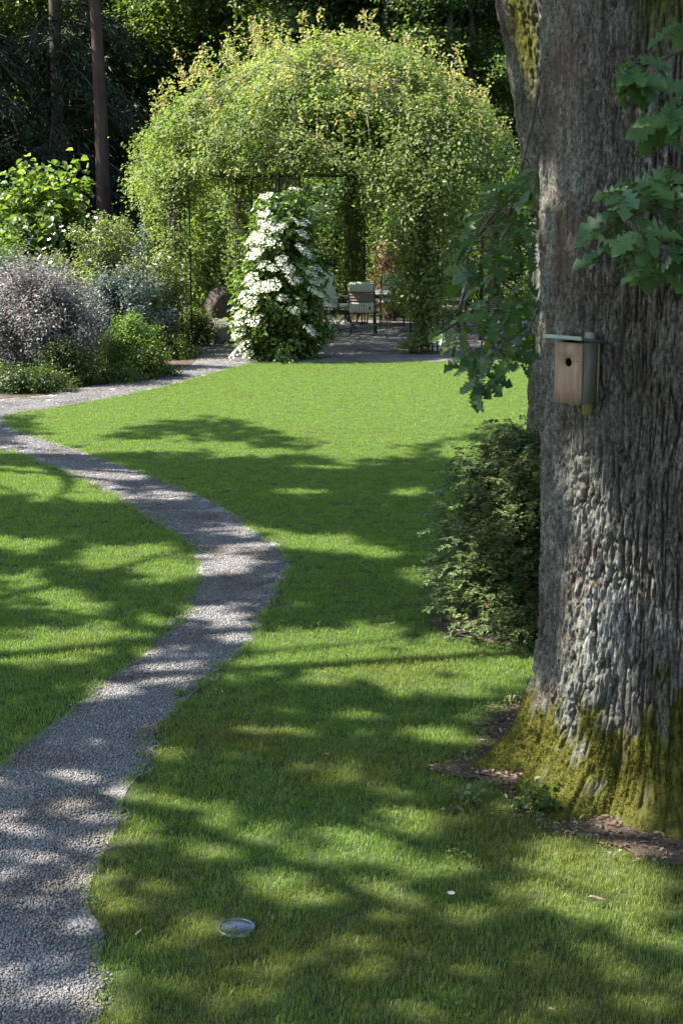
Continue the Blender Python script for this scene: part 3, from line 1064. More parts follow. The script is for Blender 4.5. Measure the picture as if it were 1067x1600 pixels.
tr_o = [c for c in oak.children if c.name.startswith('trunk')][0]
mv = np.empty(len(tr_o.data.vertices) * 3, np.float32)
tr_o.data.vertices.foreach_get('co', mv)
mv = mv.reshape(-1, 3).astype(float)
mn = np.empty(len(mv) * 3, np.float32)
tr_o.data.vertices.foreach_get('normal', mn)
mn = mn.reshape(-1, 3).astype(float)
ma_ = np.empty(len(mv), np.float32)
tr_o.data.attributes['moss'].data.foreach_get('value', ma_)
rngm = np.random.default_rng(8)
cand = np.where((ma_ > .5) & (mv[:, 2] < 1.3) & (mv[:, 2] > .0) & (mv[:, 1] < .3))[0]
pw_ = np.clip((ma_[cand] - .45) * 2, .02, 1)
pk = rngm.choice(cand, 40000, p=pw_ / pw_.sum())
V, F, k_ = leaf_arrays(mv[pk] + rngm.normal(0, .003, (len(pk), 3)), rngm.normal(0, 1, (len(pk), 3)), mn[pk] + np.array([0, 0, .35]) + rngm.normal(0, .5, (len(pk), 3)), rngm.uniform(.008, .017, len(pk)), rngm.uniform(.004, .007, len(pk)), 'rhomb', .1)
mk('moss', V, F, M['moss'], oak, {'rnd': np.tile(np.clip(rngm.normal(.5, .25, len(pk)), 0, 1), k_)}, world=False)['kind'] = 'stuff'
oak2 = empty('oak_tree', (OAK2[0], OAK2[1], 0), 'second oak behind the yew, its upper trunk mossy and curving outwards', 'tree')
cam_az2 = math.atan2(-OAK2[1], -OAK2[0])


def oak2_axis(z):
    k = np.clip(z - 2.2, 0, 9)
    return np.column_stack([OAK2[0] - .115 * k ** 1.35, np.full(len(z), OAK2[1])])


def oak2_rad(z, t):
    return .42 + .2 * np.exp(-z / .45) * (1 + .2 * np.cos(4 * t)) + .03 * np.clip(z - 2.5, 0, 1.5) - .03 * np.clip(z - 5.5, 0, 4)


def oak2_attrs(z, t, P):
    rel = np.mod(t - cam_az2 + math.pi, 2 * math.pi) - math.pi
    moss = .62 * np.exp(-((rel + .75) / .35) ** 2) * np.clip((z - 3.0) / .7, 0, 1)
    return {'brown': .5 * np.exp(-((rel + 1.3) / .25) ** 2), 'pale': .75 * np.exp(-((rel + .35) / .2) ** 2) * np.exp(-((z - 3.3) / .5) ** 2), 'moss': moss}


bark_trunk(oak2, front_angles(OAK2, 190, 40), np.concatenate([np.linspace(-.03, 4.9, 420), np.linspace(5, 9, 18)]), oak2_axis, oak2_rad, 13, attrs=oak2_attrs, cz=.12, cu=.045)

# ------------------------------------------------------------------ shade trees: real crowns whose gaps let the sun through
LIT = [  # sun flecks on lawn, path and trunk foot, as seen in the photograph: centre and half-axes
    (250, 700, 150, 11), (400, 708, 60, 10), (575, 708, 70, 9), (690, 672, 60, 10), (740, 705, 60, 14), (640, 690, 50, 6),
    (520, 735, 55, 7), (470, 770, 50, 7), (640, 770, 40, 6), (500, 848, 75, 13), (590, 866, 50, 10), (420, 905, 30, 8), (660, 905, 40, 12),
    (520, 1008, 115, 22), (480, 1040, 100, 20), (610, 1050, 90, 26), (740, 1020, 90, 24), (700, 1080, 90, 16), (790, 1050, 60, 24), (600, 985, 60, 8),
    (330, 1120, 30, 8), (380, 1150, 60, 10), (560, 1120, 45, 10), (690, 1150, 70, 9), (300, 1170, 40, 9),
    (300, 1290, 75, 20), (270, 1260, 40, 16), (480, 1255, 55, 11), (560, 1200, 60, 14), (600, 1330, 85, 32), (500, 1300, 50, 12), (380, 1340, 60, 16), (650, 1260, 40, 20),
    (560, 1395, 80, 16), (700, 1420, 70, 14), (450, 1400, 60, 10), (930, 1360, 90, 45), (1000, 1430, 80, 22), (880, 1420, 60, 16), (1000, 1370, 60, 22),
    (440, 1562, 70, 26), (620, 1560, 50, 14), (200, 1345, 40, 26), (240, 1400, 50, 14), (560, 1500, 60, 12), (700, 1500, 50, 10), (330, 1440, 40, 12), (960, 1485, 60, 10),
    (60, 752, 80, 24), (150, 772, 60, 14), (30, 720, 40, 14), (60, 850, 60, 10), (232, 868, 75, 22), (262, 900, 55, 14), (180, 880, 60, 12), (70, 935, 60, 14), (140, 950, 60, 12),
    (60, 1020, 70, 22), (120, 1000, 60, 24), (170, 1020, 30, 12), (40, 1160, 55, 16), (20, 1100, 30, 8), (40, 905, 40, 10),
    (90, 693, 70, 10), (190, 742, 60, 12), (130, 712, 60, 6), (270, 775, 40, 8), (370, 832, 55, 9), (365, 880, 50, 10), (395, 860, 40, 6), (345, 968, 75, 13), (375, 1002, 55, 10), (400, 985, 40, 10),
    (280, 1065, 80, 13), (180, 1088, 50, 13), (130, 1110, 30, 10), (210, 1205, 70, 8), (60, 1215, 50, 7), (160, 1322, 45, 12), (40, 1290, 40, 10), (100, 1400, 75, 22), (50, 1375, 40, 12), (130, 1230, 40, 6)]
LIT = np.array(LIT, float)


def light_map(gx, gy):
    x, y = proj(np.column_stack([gx, gy, np.zeros(len(gx))]))
    L = np.zeros(len(x))
    Q3 = np.column_stack([gx * 2.2, gy * 3.0, gx * 0])
    x = x + 34 * fbm(Q3, 3, 201) * np.clip(y / 1100, .4, 1.4)
    y = y + 16 * fbm(Q3 + 7, 3, 203) * np.clip(y / 1100, .4, 1.4)
    for cx, cy, rx, ry in LIT:
        q = ((x - cx) / (rx * 1.15)) ** 2 + ((y - cy) / (ry * 1.3)) ** 2
        L = np.maximum(L, np.clip(1.7 - 1.05 * q, 0, 1))
    edge = 668 + 22 * np.sin(x / 70.0) + .03 * x
    edge = np.where(x < 60, 650, edge)
    L = np.maximum(L, np.clip((edge - y) / 10 + .5, 0, 1))
    mott = fbm(np.column_stack([gx * 1.0, gy * 3.0, gx * 0]), 3, 207)
    L = np.maximum(L, np.clip(mott * 2.6 - .1, 0, .85) * np.clip((y - 900) / 250, 0, 1))
    L = np.maximum(L, .24 * np.clip((y - 1000) / 250, 0, 1))
    offr = (x < -40) | (x > 1100) | (y > 1640)
    nz = fbm(np.column_stack([gx * .9, gy * 1.4, gx * 0]), 3, 91)
    L = np.where(offr & (y > 650), np.clip(nz * 3 - .3, 0, 1), L)
    return np.clip(L, 0, 1)


SX, SY = SUN_H.x / math.tan(SUN_EL), SUN_H.y / math.tan(SUN_EL)
TRUNK_LIT = [(.72, 205, .28, .20), (.66, 215, .55, .14), (.64, 222, .85, .10), (.75, 222, .15, .16), (.60, 228, 1.25, .07), (.60, 212, 1.5, .05), (.8, 240, .1, .1), (.62, 200, 2.6, .06)]


def crown_leaves(root, centre, rad, n, seed, mat, size, trunk_pts):
    rng = np.random.default_rng(seed)
    c = np.array(centre)
    d = unit(rng.normal(0, 1, (n, 3)))
    q = rng.uniform(.0, 1, (n, 1)) ** (1 / 2.6)
    P = c + d * q * np.array(rad) * (1 + .22 * fbm(d * 2.1 + seed, 3, seed)[:, None])
    # clumping
    k = fbm(P * .8, 3, seed + 3)
    P = P[k > -.32]
    for hh in (0.0,):
        gx, gy = P[:, 0] - SX * P[:, 2], P[:, 1] - SY * P[:, 2]
        keep = rng.uniform(0, 1, len(P)) > light_map(gx, gy)
    sv = np.array(SUNV)
    for rr, az, z, tr in TRUNK_LIT:
        tg = np.array([OAK[0] + rr * math.cos(math.radians(az)), OAK[1] + rr * math.sin(math.radians(az)), z])
        w = P - tg
        dist = np.linalg.norm(w - np.outer(w @ sv, sv), axis=1)
        keep &= dist > tr + .08
    for tx_, ty_, tz_, tr in ((YEW[0] - .62, YEW[1] - .35, .5, .17), (YEW[0] - .45, YEW[1] - .55, .25, .14), (YEW[0] - .2, YEW[1] - .5, .8, .12), (YEW[0] - .5, YEW[1] - .1, 1.0, .1)):
        w = P - np.array([tx_, ty_, tz_])
        dist = np.linalg.norm(w - np.outer(w @ sv, sv), axis=1)
        keep &= dist > tr + .08
    px_, py_ = proj(P)
    keep &= ~((py_ > -60) & (P[:, 1] > 1) & (px_ > -100) & (px_ < 1170))     # crown stays above the frame, as in the photograph
    P = P[keep]
    leaves('crown', P, unit(P - c), size, .75, M[mat], root, rng, upb=.75, rand=.7)
    for e in range(14):
        mb = MB()
        k = rng.integers(0, len(P))
        p0 = np.array(trunk_pts[rng.integers(0, len(trunk_pts))])
        p2 = P[k] * .85 + c * .15
        if p2[2] < p0[2] + .5:
            p2[2] = p0[2] + .5
        mid = (p0 + p2) / 2 + np.array([0, 0, 1.0])
        mb.tube(bez(p0, mid, p2, 7), np.linspace(.11, .02, 7), 6, False)
        mb.build('limb', M['forest_bark'], root)


crown_leaves(oak, (1.2, 7.4, 9.6), (6.0, 5.5, 3.4), 15000, 5, 'oak_leaf', .2, [(1.35, 7.2, 5.5), (1.3, 7.2, 7)])
crown_leaves(oak2, (1.6, 12.5, 10.2), (5.0, 4.5, 3.2), 9000, 6, 'oak_leaf', .2, [(1.1, 11.2, 6.5), (1.0, 11.2, 8)])


def lawn_tree(loc, label, seed, crown_c, crown_r, n):
    t = empty('lawn_tree', (loc[0], loc[1], 0), label, 'tree')
    mb = MB()
    pts = bez((loc[0], loc[1], -.05), (loc[0] + .2, loc[1] - .1, 4), (loc[0] + .4, loc[1], 8.5), 12)
    r = np.linspace(.34, .12, 12)
    r[0] = .5
    mb.tube(pts, r, 14)
    mb.build('trunk', M['forest_bark'], t, True)
    crown_leaves(t, crown_c, crown_r, n, seed, 'forest_leaf', .22, [tuple(pts[6]), tuple(pts[9])])
    return t


lawn_tree((-9.0, 8.0), 'broad tree beside the near bend of the gravel path, shading it', 21, (-7.6, 8.2, 9.6), (6.3, 5.6, 3.6), 26000)
lawn_tree((-9.6, 16.0), 'broad tree beyond the lawn edge by the purple shrub bed', 22, (-8.0, 15.4, 9.6), (6.2, 5.2, 3.5), 24000)

# ------------------------------------------------------------------ low oak twigs with single leaves
OT = np.array([0, .08, .2, .28, .4, .48, .6, .69, .8, .9, 1.0])
OW = np.array([.015, .025, .15, .055, .24, .085, .31, .12, .27, .15, .03])


def oak_leaf_mesh(name, seed, mat):
    r = np.random.default_rng(seed)
    V, F = [], []
    n = len(OT)
    cu1, fo1, tw1 = r.uniform(.08, .5), r.uniform(.05, .5), r.uniform(-.5, .5)
    for i, (t, w) in enumerate(zip(OT, OW)):
        j = r.uniform(.85, 1.15, 2)
        zc = -cu1 * t * t + .03 * math.sin(8 * t)
        V += [(t, w * j[0], zc + (fo1 + tw1 * t) * w), (t, 0, zc), (t, -w * j[1], zc + (fo1 - tw1 * t) * w)]
    V = np.array(V)
    V[0::3, 0] -= OW * .15
    V[2::3, 0] -= OW * .15
    for i in range(n - 1):
        a = i * 3
        F += [[a, a + 1, a + 4, a + 3], [a + 1, a + 2, a + 5, a + 4]]
    me = raw_mesh(name, V, np.array(F), {'rnd': np.full(len(F), r.uniform(0, 1))}, smooth=True)
    me.materials.append(mat)
    return me


def leafy_twig(root, name, mains, centres, per, size, seed, matk, down=.5):
    rng = np.random.default_rng(seed)
    mb = MB()
    allp = []
    for m_ in mains:
        m_ = smooth_poly(np.array(m_), 2)
        mb.tube(m_, np.linspace(.014, .005, len(m_)), 6, False)
        allp.append(m_)
    allp = np.vstack(allp)
    for c in centres:
        k = np.argmin(np.sum((allp - c) ** 2, 1) + .15 * (allp[:, 2] < c[2] - .05))
        p0 = allp[k]
        mb.tube(bez(p0, (p0 + c) / 2 + np.array([0, 0, .04]), c, 5), np.linspace(.005, .0025, 5), 5, False)
    br = mb.build(name, M['twig'], root, True)
    meshes = [oak_leaf_mesh('leaf', seed * 10 + k, M[matk]) for k in range(9)]
    for c in centres:
        for q in range(rng.integers(per - 1, per + 2)):
            az = rng.uniform(0, 6.283)
            d = Vector((math.cos(az), math.sin(az), -down * rng.uniform(0, 1.6) + .15)).normalized()
            up = Vector((rng.normal(-.15, .45), rng.normal(-.6, .45), 1)).normalized()
            sd = up.cross(d).normalized()
            up = d.cross(sd)
            s = size * rng.uniform(.7, 1.2)
            lo = bpy.data.objects.new('leaf', meshes[rng.integers(0, 9)])
            COL.objects.link(lo)
            lo.parent = br
            p = c - ORG[root.name] + rng.normal(0, .012, 3)
            lo.matrix_local = Matrix.Translation(p) @ Matrix((d, sd, up)).transposed().to_4x4() @ Matrix.Scale(s, 4)
    return br


rq = np.random.default_rng(44)
cpx = [(985, 108), (1004, 128), (992, 95), (1058, 40), (1050, 178), (1038, 200), (1062, 150), (965, 335), (990, 292), (1040, 262), (1012, 318), (1052, 300), (1056, 340), (932, 365), (950, 388), (1000, 362), (1035, 380), (1028, 415), (1060, 400), (975, 300), (1090, 280), (1085, 350), (1090, 190), (1100, 420), (1010, 400), (1020, 290)]
cc = [D(x, y, 6.05 + rq.uniform(-.14, .14)) for x, y in cpx]
mains = [[D(1240, 210, 6.5), D(1120, 250, 6.2), D(1060, 280, 6.1), D(1010, 325, 6.05), D(940, 365, 6.05)], [D(1240, 30, 6.6), D(1110, 60, 6.2), D(1000, 105, 6.1)], [D(1240, 110, 6.5), D(1120, 150, 6.2), D(1045, 190, 6.1)]]
leafy_twig(oak, 'low_branch', mains, cc, 7, .14, 5, 'oak_leaf_dark', .6)
env_y = [255, 290, 350, 420, 480, 510, 530, 560, 590, 612]
env_l = [800, 765, 715, 705, 705, 680, 675, 700, 722, 735]
env_r = [845, 845, 840, 838, 836, 836, 832, 820, 795, 745]
cc = []
for k in range(98):
    y = rq.uniform(255, 612) if k > 6 else [520, 535, 560, 585, 600, 608, 545][k]
    l, r_ = np.interp(y, env_y, env_l), np.interp(y, env_y, env_r)
    cc.append(D(l + (r_ - l) * rq.uniform(0, 1) ** .8, y, rq.uniform(8.7, 9.9)))
mains = [[(1.35, 10.85, 3.6), D(840, 150, 10.2), D(815, 260, 9.6), D(785, 370, 9.3), D(765, 470, 9.2), D(742, 590, 9.1)], [D(800, 330, 9.5), D(750, 360, 9.2), D(712, 410, 9.0)], [D(770, 460, 9.2), D(720, 500, 9.0), D(680, 525, 8.9)]]
leafy_twig(oak2, 'drooping_branch', mains, cc, 3, .14, 9, 'oak_leaf', .7)

# ------------------------------------------------------------------ nest box on the trunk
phi = math.radians(31)
bz = cam_az - phi                                                  # direction the box faces (left of the camera)
nv = np.array([math.cos(bz), math.sin(bz), 0])
bb = empty('nest_box', (*(np.array([OAK[0] - .06, OAK[1], 0]) + nv * .575)[:2], 1.99), 'wooden nest box with round entrance hole fixed to the oak trunk', 'nest box', rz=bz + math.pi / 2)
# local: -Y looks outwards (front), X sideways, Z up
w, h, dp = .148, .265, .135
o = MB().box((.01, -.012, -.015), (.042, .024, .365)).build('mounting_lath', M['lath'], bb, world=False)
o = MB().box((.01, -.014, -.165), (.0425, .026, .065)).build('lath_foot', M['lath_moss'], bb, world=False)
o = MB().box((0, -.024 - .008, 0), (w, .016, h)).build('back_panel', M['box_wood'], bb, world=False)
for s in (-1, 1):
    MB().box((s * (w / 2 - .008), -.04 - (dp - .034) / 2, 0), (.016, dp - .034, h)).build('side_panel', M['box_side'], bb, world=False)
MB().box((0, -.04 - (dp - .034) / 2, -h / 2 + .009), (w - .033, dp - .035, .018)).build('floor_panel', M['box_side'], bb, world=False)
# front panel with a true hole
bm = bmesh.new()
yf, n, hr, hc = -.04 - (dp - .034) - .0005, 28, .0195, (0, .048)
def hole_front():
    V, F = [], []
    per = []
    for k in range(n):
        a = 2 * math.pi * k / n
        ca, sa = math.cos(a), math.sin(a)
        hx, hz0, hz1 = w / 2 - .004, h / 2 - hc[1], h / 2 + hc[1]
        sx = hx / abs(ca) if abs(ca) > 1e-6 else 9
        sz = (hz0 if sa > 0 else hz1) / abs(sa) if abs(sa) > 1e-6 else 9
        t = min(sx, sz)
        per.append((ca * t, sa * t + hc[1]))
    # put corners exactly
    for cx, cz in ((w / 2 - .004, h / 2), (-w / 2 + .004, h / 2), (-w / 2 + .004, -h / 2), (w / 2 - .004, -h / 2)):
        k = min(range(n), key=lambda q: (per[q][0] - cx) ** 2 + (per[q][1] - cz) ** 2)
        per[k] = (cx, cz)
    for y in (yf - .018, yf):
        for k in range(n):
            a = 2 * math.pi * k / n
            V.append((hc[0] + hr * math.cos(a), y, hc[1] + hr * math.sin(a)))
        for p in per:
            V.append((p[0], y, p[1]))
    for k in range(n):
        q = (k + 1) % n
        F += [[k, q, n + q, n + k], [2 * n + k, 3 * n + k, 3 * n + q, 2 * n + q], [k, 2 * n + k, 2 * n + q, q], [n + k, n + q, 3 * n + q, 3 * n + k]]
    return np.array(V), np.array(F)
V, F = hole_front()
mk('front_panel', V, F, M['box_wood'], bb, world=False)
fp = [c for c in bb.children if c.name.startswith('front_panel')][0]
for sx_, sz_ in ((-.027, .066), (.055, .06)):
    MB().tube([(sx_, yf - .0175, sz_), (sx_, yf - .0205, sz_)], .005 if sx_ < 0 else .006, 10).build('knot_screw', M['screw'], fp, world=False)
for q in ((0, .0), (-.004, -.045), (0, -.09), (0, -.115), (.012, -.06)):
    MB().tube([(q[0], yf - .0175, q[1]), (q[0], yf - .0195, q[1])], .0022, 8).build('screw', M['screw'], fp, world=False)
Rx = np.array(Matrix.Rotation(math.radians(-9), 3, 'X'))
rf = MB().box((-.018, -.078, h / 2 + .008), (w + .05, .20, .013), Rx).build('roof', M['roof_felt'], bb, world=False)
yc = Rx @ np.array([0, -.1045, 0])
MB().box((-.018, -.078 + yc[1], h / 2 + .008 + yc[2]), (w + .053, .008, .017), Rx).build('roof_edge', M['roof_edge'], rf, world=False)

# ------------------------------------------------------------------ ground spotlight in the lawn
gl = empty('ground_light', (lamp_c[0], lamp_c[1], 0), 'round steel-rimmed glass ground light sunk into the lawn', 'ground light')
mb = MB()
th = np.arange(32) * 2 * math.pi / 32
ring_pts = []
prof = [(.062, .004), (.062, .013), (.072, .013), (.075, .0), (.075, -.05)]
V = np.array([[lamp_c[0] + r * math.cos(a), lamp_c[1] + r * math.sin(a), z] for r, z in prof for a in th])
F = [[j * 32 + i, j * 32 + (i + 1) % 32, (j + 1) * 32 + (i + 1) % 32, (j + 1) * 32 + i] for j in range(len(prof) - 1) for i in range(32)]
mk('rim', V, np.array(F)[:, ::-1], M['steel'], gl, smooth=False)
prof = [(.0625, .010), (.05, .013), (.03, .016), (.001, .017)]
V = np.array([[lamp_c[0] + r * math.cos(a), lamp_c[1] + r * math.sin(a), z] for r, z in prof for a in th])
F = [[j * 32 + i, j * 32 + (i + 1) % 32, (j + 1) * 32 + (i + 1) % 32, (j + 1) * 32 + i] for j in range(len(prof) - 1) for i in range(32)]
mk('glass_lens', V, np.array(F), M['lens'], gl, smooth=True)
for a in (.6, 2.7, 4.8):
    c = lamp_c + np.array([.067 * math.cos(a), .067 * math.sin(a), 0])
    MB().tube([c + (0, 0, .0125), c + (0, 0, .015)], .004, 8).build('bolt', M['steel'], gl)

# ------------------------------------------------------------------ yew shrub between the oaks
rng = np.random.default_rng(71)
yew = empty('yew_shrub', (YEW[0], YEW[1], 0), 'dark yew shrub with pale new tips growing between the two oaks', 'shrub')
mb = MB()
Ps, Os, Rs, As = [], [], [], []
for k in range(300):
    z0 = rng.uniform(.08, 1.45)
    az = rng.uniform(0, 6.283)
    prof = np.interp(z0, [0, .25, .55, .9, 1.3, 1.65], [.60, .80, .82, .68, .55, .38]) * rng.uniform(.55, 1.12)
    d = np.array([math.cos(az), math.sin(az), rng.uniform(-.1, .35)])
    p0 = np.array([YEW[0] + .08 * math.cos(az), YEW[1] + .08 * math.sin(az), z0 * .8])
    p2 = p0 + d * prof + np.array([0, 0, -.1 * prof])
    bz_ = bez(p0, (p0 + p2) / 2 + np.array([0, 0, .1]), p2, 7)
    if k % 3 == 0:
        mb.tube(bz_, np.linspace(.009, .003, 7), 4, False)
    for q in range(26):
        t = rng.uniform(.35, 1.0)
        pt = bz_[int(t * 6)] + rng.normal(0, .065, 3)
        td = unit(d + rng.normal(0, .6, 3) + np.array([0, 0, -.15]))
        ln = rng.uniform(.05, .11)
        m_ = 16
        tt = np.linspace(0, 1, m_)
        pp = pt + td * ln * tt[:, None] + np.array([0, 0, -.02]) * (tt ** 2)[:, None]
        side = unit(np.cross(td, [0, 0, 1.0]))
        sg = np.where(np.arange(m_) % 2, 1, -1)[:, None]
        Ps.append(pp)
        As.append(side * sg * 1.0 + td * .5 + rng.normal(0, .1, (m_, 3)))
        Os.append(np.tile(np.array([0, 0, 1.0]), (m_, 1)) + rng.normal(0, .25, (m_, 3)))
        v = .95 if rng.uniform() < .14 and t > .7 else (.99 if rng.uniform() < .012 else rng.uniform(0, .8))
        Rs.append(np.full(m_, v))
mb.build('stem', M['twig'], yew)
P, A_, N_, R_ = np.vstack(Ps), np.vstack(As), np.vstack(Os), np.concatenate(Rs)
P[:, 2] = np.maximum(P[:, 2], .03)
L = rng.uniform(.024, .042, len(P))
V, F, k = leaf_arrays(P, unit(N_), A_, L, L * .38, 'rhomb', .1)
mk('foliage', V, F, M['yew_leaf'], yew, {'rnd': np.tile(R_, k)})

# ------------------------------------------------------------------ rose pavilion
pav = empty('rose_pavilion', (PC[0], PC[1], 0), 'round iron garden pavilion with lattice columns and ribbed dome under roses', 'pavilion')
COL_AZ = [math.radians(214 + 45 * k) for k in range(8)]
BEAM_Z = (2.93, 3.09)


def pc(az, r, z):
    return np.array([PC[0] + r * math.cos(az), PC[1] + r * math.sin(az), z])


for az in COL_AZ:
    rd = np.array([math.cos(az), math.sin(az), 0])
    tg = np.array([-math.sin(az), math.cos(az), 0])
    c0 = pc(az, PR, 0)
    lc = MB().box(c0 + np.array([0, 0, .02]), (.40, .40, .05), np.array([tg, rd, (0, 0, 1)]).T).build('lattice_column', M['iron'], pav)
    for a in (-1, 1):
        for b in (-1, 1):
            q = c0 + tg * a * .17 + rd * b * .15
            MB().tube([q + (0, 0, .03), q + (0, 0, 2.93)], .016, 6).build('upright', M['iron'], lc)
    for s in (-1, 1):
        q = c0 + rd * s * .15
        MB().tube([q + (0, 0, .03), q + (0, 0, 2.92)], .008, 5).build('rod', M['iron'], lc)
    for z in np.arange(.35, 2.9, .42):
        m_ = MB()
        cs = [c0 + tg * a * .17 + rd * b * .15 + np.array([0, 0, z]) for a, b in ((-1, -1), (1, -1), (1, 1), (-1, 1))]
        for i in range(4):
            m_.tube([cs[i], cs[(i + 1) % 4]], .009, 5)
        m_.build('rung', M['iron'], lc)
for z in BEAM_Z:
    for k in range(8):
        a, b = pc(COL_AZ[k], PR, z), pc(COL_AZ[(k + 1) % 8], PR, z)
        MB().tube([a, b], .024 if z > 3 else .02, 8).build('ring_beam', M['iron'], pav)


def dome_pt(az, e, k=1.0):
    return pc(az, PR * math.cos(e) * k, 3.09 + 1.88 * math.sin(e) * k)


for k in range(8):
    az = COL_AZ[k]
    MB().tube([dome_pt(az, e) for e in np.linspace(0, math.pi / 2 - .03, 16)], .017, 6).build('dome_rib', M['pale_rib'], pav)
    for j in range(1, 5):
        a2 = az + j * math.radians(45) / 5
        f = math.cos(math.radians(22.5)) / math.cos(a2 - az - math.radians(22.5))
        MB().tube([np.array([PC[0] + (dome_pt(a2, e)[0] - PC[0]) * (f + (1 - f) * e / 1.57), PC[1] + (dome_pt(a2, e)[1] - PC[1]) * (f + (1 - f) * e / 1.57), dome_pt(a2, e)[2]]) for e in np.linspace(0, math.pi / 2 - .12, 13)], .009, 5).build('thin_rib', M['pale_rib'], pav)
MB().tube([(PC[0], PC[1], 4.9), (PC[0], PC[1], 4.96), (PC[0], PC[1], 5.02)], [.2, .2, .05], 12).build('crown_ring', M['iron'], pav)

# climbing roses, one per overgrown column, sharing out the dome
GAPS = [(550, 198, 68, 34), (585, 205, 40, 30), (735, 205, 62, 26), (775, 228, 44, 34), (490, 190, 22, 22), (500, 286, 80, 26), (745, 282, 70, 22)]
names = {0: ('beside the boulders and the gravel path', 13000), 7: ('over the pavilion side next to the pale pink rose bush', 14000), 1: ('behind the white-flowering shrub at the pavilion front', 1500),
         2: ('spilling to the ground beside the pavilion entrance', 24000), 3: ('at the pavilion side behind the drooping oak branch', 6000), 4: ('on the rear column beyond the round table', 5000),
         5: ('hanging on the rear column behind the striped folding chair', 6500), 6: ('on the rear ladder column seen past the boulders', 2600)}
rng = np.random.default_rng(101)
nd1 = 62000
u = rng.uniform(0, 1, nd1)
azs = rng.uniform(0, 2 * math.pi, nd1)
els = np.arcsin(u ** 1.05)
dirs = np.column_stack([np.cos(azs) * np.cos(els), np.sin(azs) * np.cos(els), np.sin(els)])


def dome_k(d):
    k_ = .945 + .16 * fbm(d * 3.2, 4, 33) + .11 * fbm(d * 1.9 + 5, 2, 34)
    k_ += .11 * np.exp(-((d[:, 0] - .3) ** 2 + (d[:, 2] - .95) ** 2) / .12) - .03 * np.exp(-((d[:, 0] + .1) ** 2 + (d[:, 2] - .98) ** 2) / .05)
    az_ = np.mod(np.arctan2(d[:, 1], d[:, 0]), 6.283)
    k_ = np.maximum(k_, .97)
    return k_ - .04 * np.exp(-((az_ - 3.3) / .65) ** 2)


kk = dome_k(dirs) + np.abs(rng.normal(0, .06, nd1)) - .03
VZ = 1.80
DP1 = np.column_stack([PC[0] + PR * 1.02 * dirs[:, 0] * kk, PC[1] + PR * 1.02 * dirs[:, 1] * kk, 2.98 + VZ * dirs[:, 2] * kk])
# thick tufts of growth standing proud of the shell
nc = 760
cu_ = rng.uniform(0, 1, nc)
caz = rng.uniform(0, 2 * math.pi, nc)
cel = np.arcsin(cu_ ** 1.05)
cd = np.column_stack([np.cos(caz) * np.cos(cel), np.sin(caz) * np.cos(cel), np.sin(cel)])
ck = dome_k(cd) + rng.uniform(-.04, .12, nc)
cc_ = np.column_stack([PC[0] + PR * 1.02 * cd[:, 0] * ck, PC[1] + PR * 1.02 * cd[:, 1] * ck, 2.98 + VZ * cd[:, 2] * ck])
crd = rng.uniform(.12, .42, nc)
wgt = crd ** 2
nd2 = 105000
ci = rng.choice(nc, nd2, p=wgt / wgt.sum())
off = unit(rng.normal(0, 1, (nd2, 3)) + cd[ci] * .5) * (rng.uniform(0, 1, (nd2, 1)) ** .45) * crd[ci][:, None] * np.array([1, 1, .72])
DP2 = cc_[ci] + off
DP = np.vstack([DP1, DP2])
dirs = np.vstack([dirs, unit(cd[ci] * .6 + off / crd[ci][:, None] * .7)])
azs = np.concatenate([azs, caz[ci]])
tuft_tone = np.concatenate([np.zeros(nd1), rng.normal(0, .17, nc)[ci]])
lowd = np.concatenate([u < .22, cu_[ci] < .22])
nd = nd1 + nd2
DP += rng.normal(0, .03, DP.shape)
hang = np.clip(.5 + 1.6 * fbm(np.column_stack([np.cos(azs) * 5, np.sin(azs) * 5, azs * 0]), 3, 36), 0, 1.2)
DP[:, 2] -= lowd * hang * rng.uniform(0, .55, nd)
gx, gy = proj(DP)
gap = .85 * np.clip(-2.2 * fbm(DP * 1.5 + 11, 3, 37) - .25, 0, 1)
for cx, cy, rx, ry in GAPS:
    gap = np.maximum(gap, np.clip(1.6 - ((gx - cx) / rx) ** 2 - ((gy - cy) / ry) ** 2, 0, 1))
front = (DP[:, 1] < PC[1] + .4) & ((gy < 255) | (DP[:, 1] < PC[1] - 1.2))
thin = fbm(DP * 2.2, 3, 35)
sunny = (np.abs(np.mod(azs, 6.283) - 3.14) < .75) & (DP[:, 2] > 3.35) & (DP[:, 2] < 4.5)
keep = (rng.uniform(0, 1, nd) > .2 * sunny) & (rng.uniform(0, 1, nd) > gap * .93 * front) & ((thin > -.42) | (rng.uniform(0, 1, nd) > .7))
DP, dirs, azs, tuft_tone = DP[keep], dirs[keep], azs[keep], tuft_tone[keep]
sector = np.argmin(np.abs(np.mod(azs[:, None] - np.array(COL_AZ)[None, :] + math.pi, 2 * math.pi) - math.pi), 1)
clr = np.clip(.42 + .3 * fbm(DP * 1.4, 3, 41) + tuft_tone + rng.normal(0, .10, len(DP)) + .12 * (DP[:, 2] > 4.3), 0, .94)
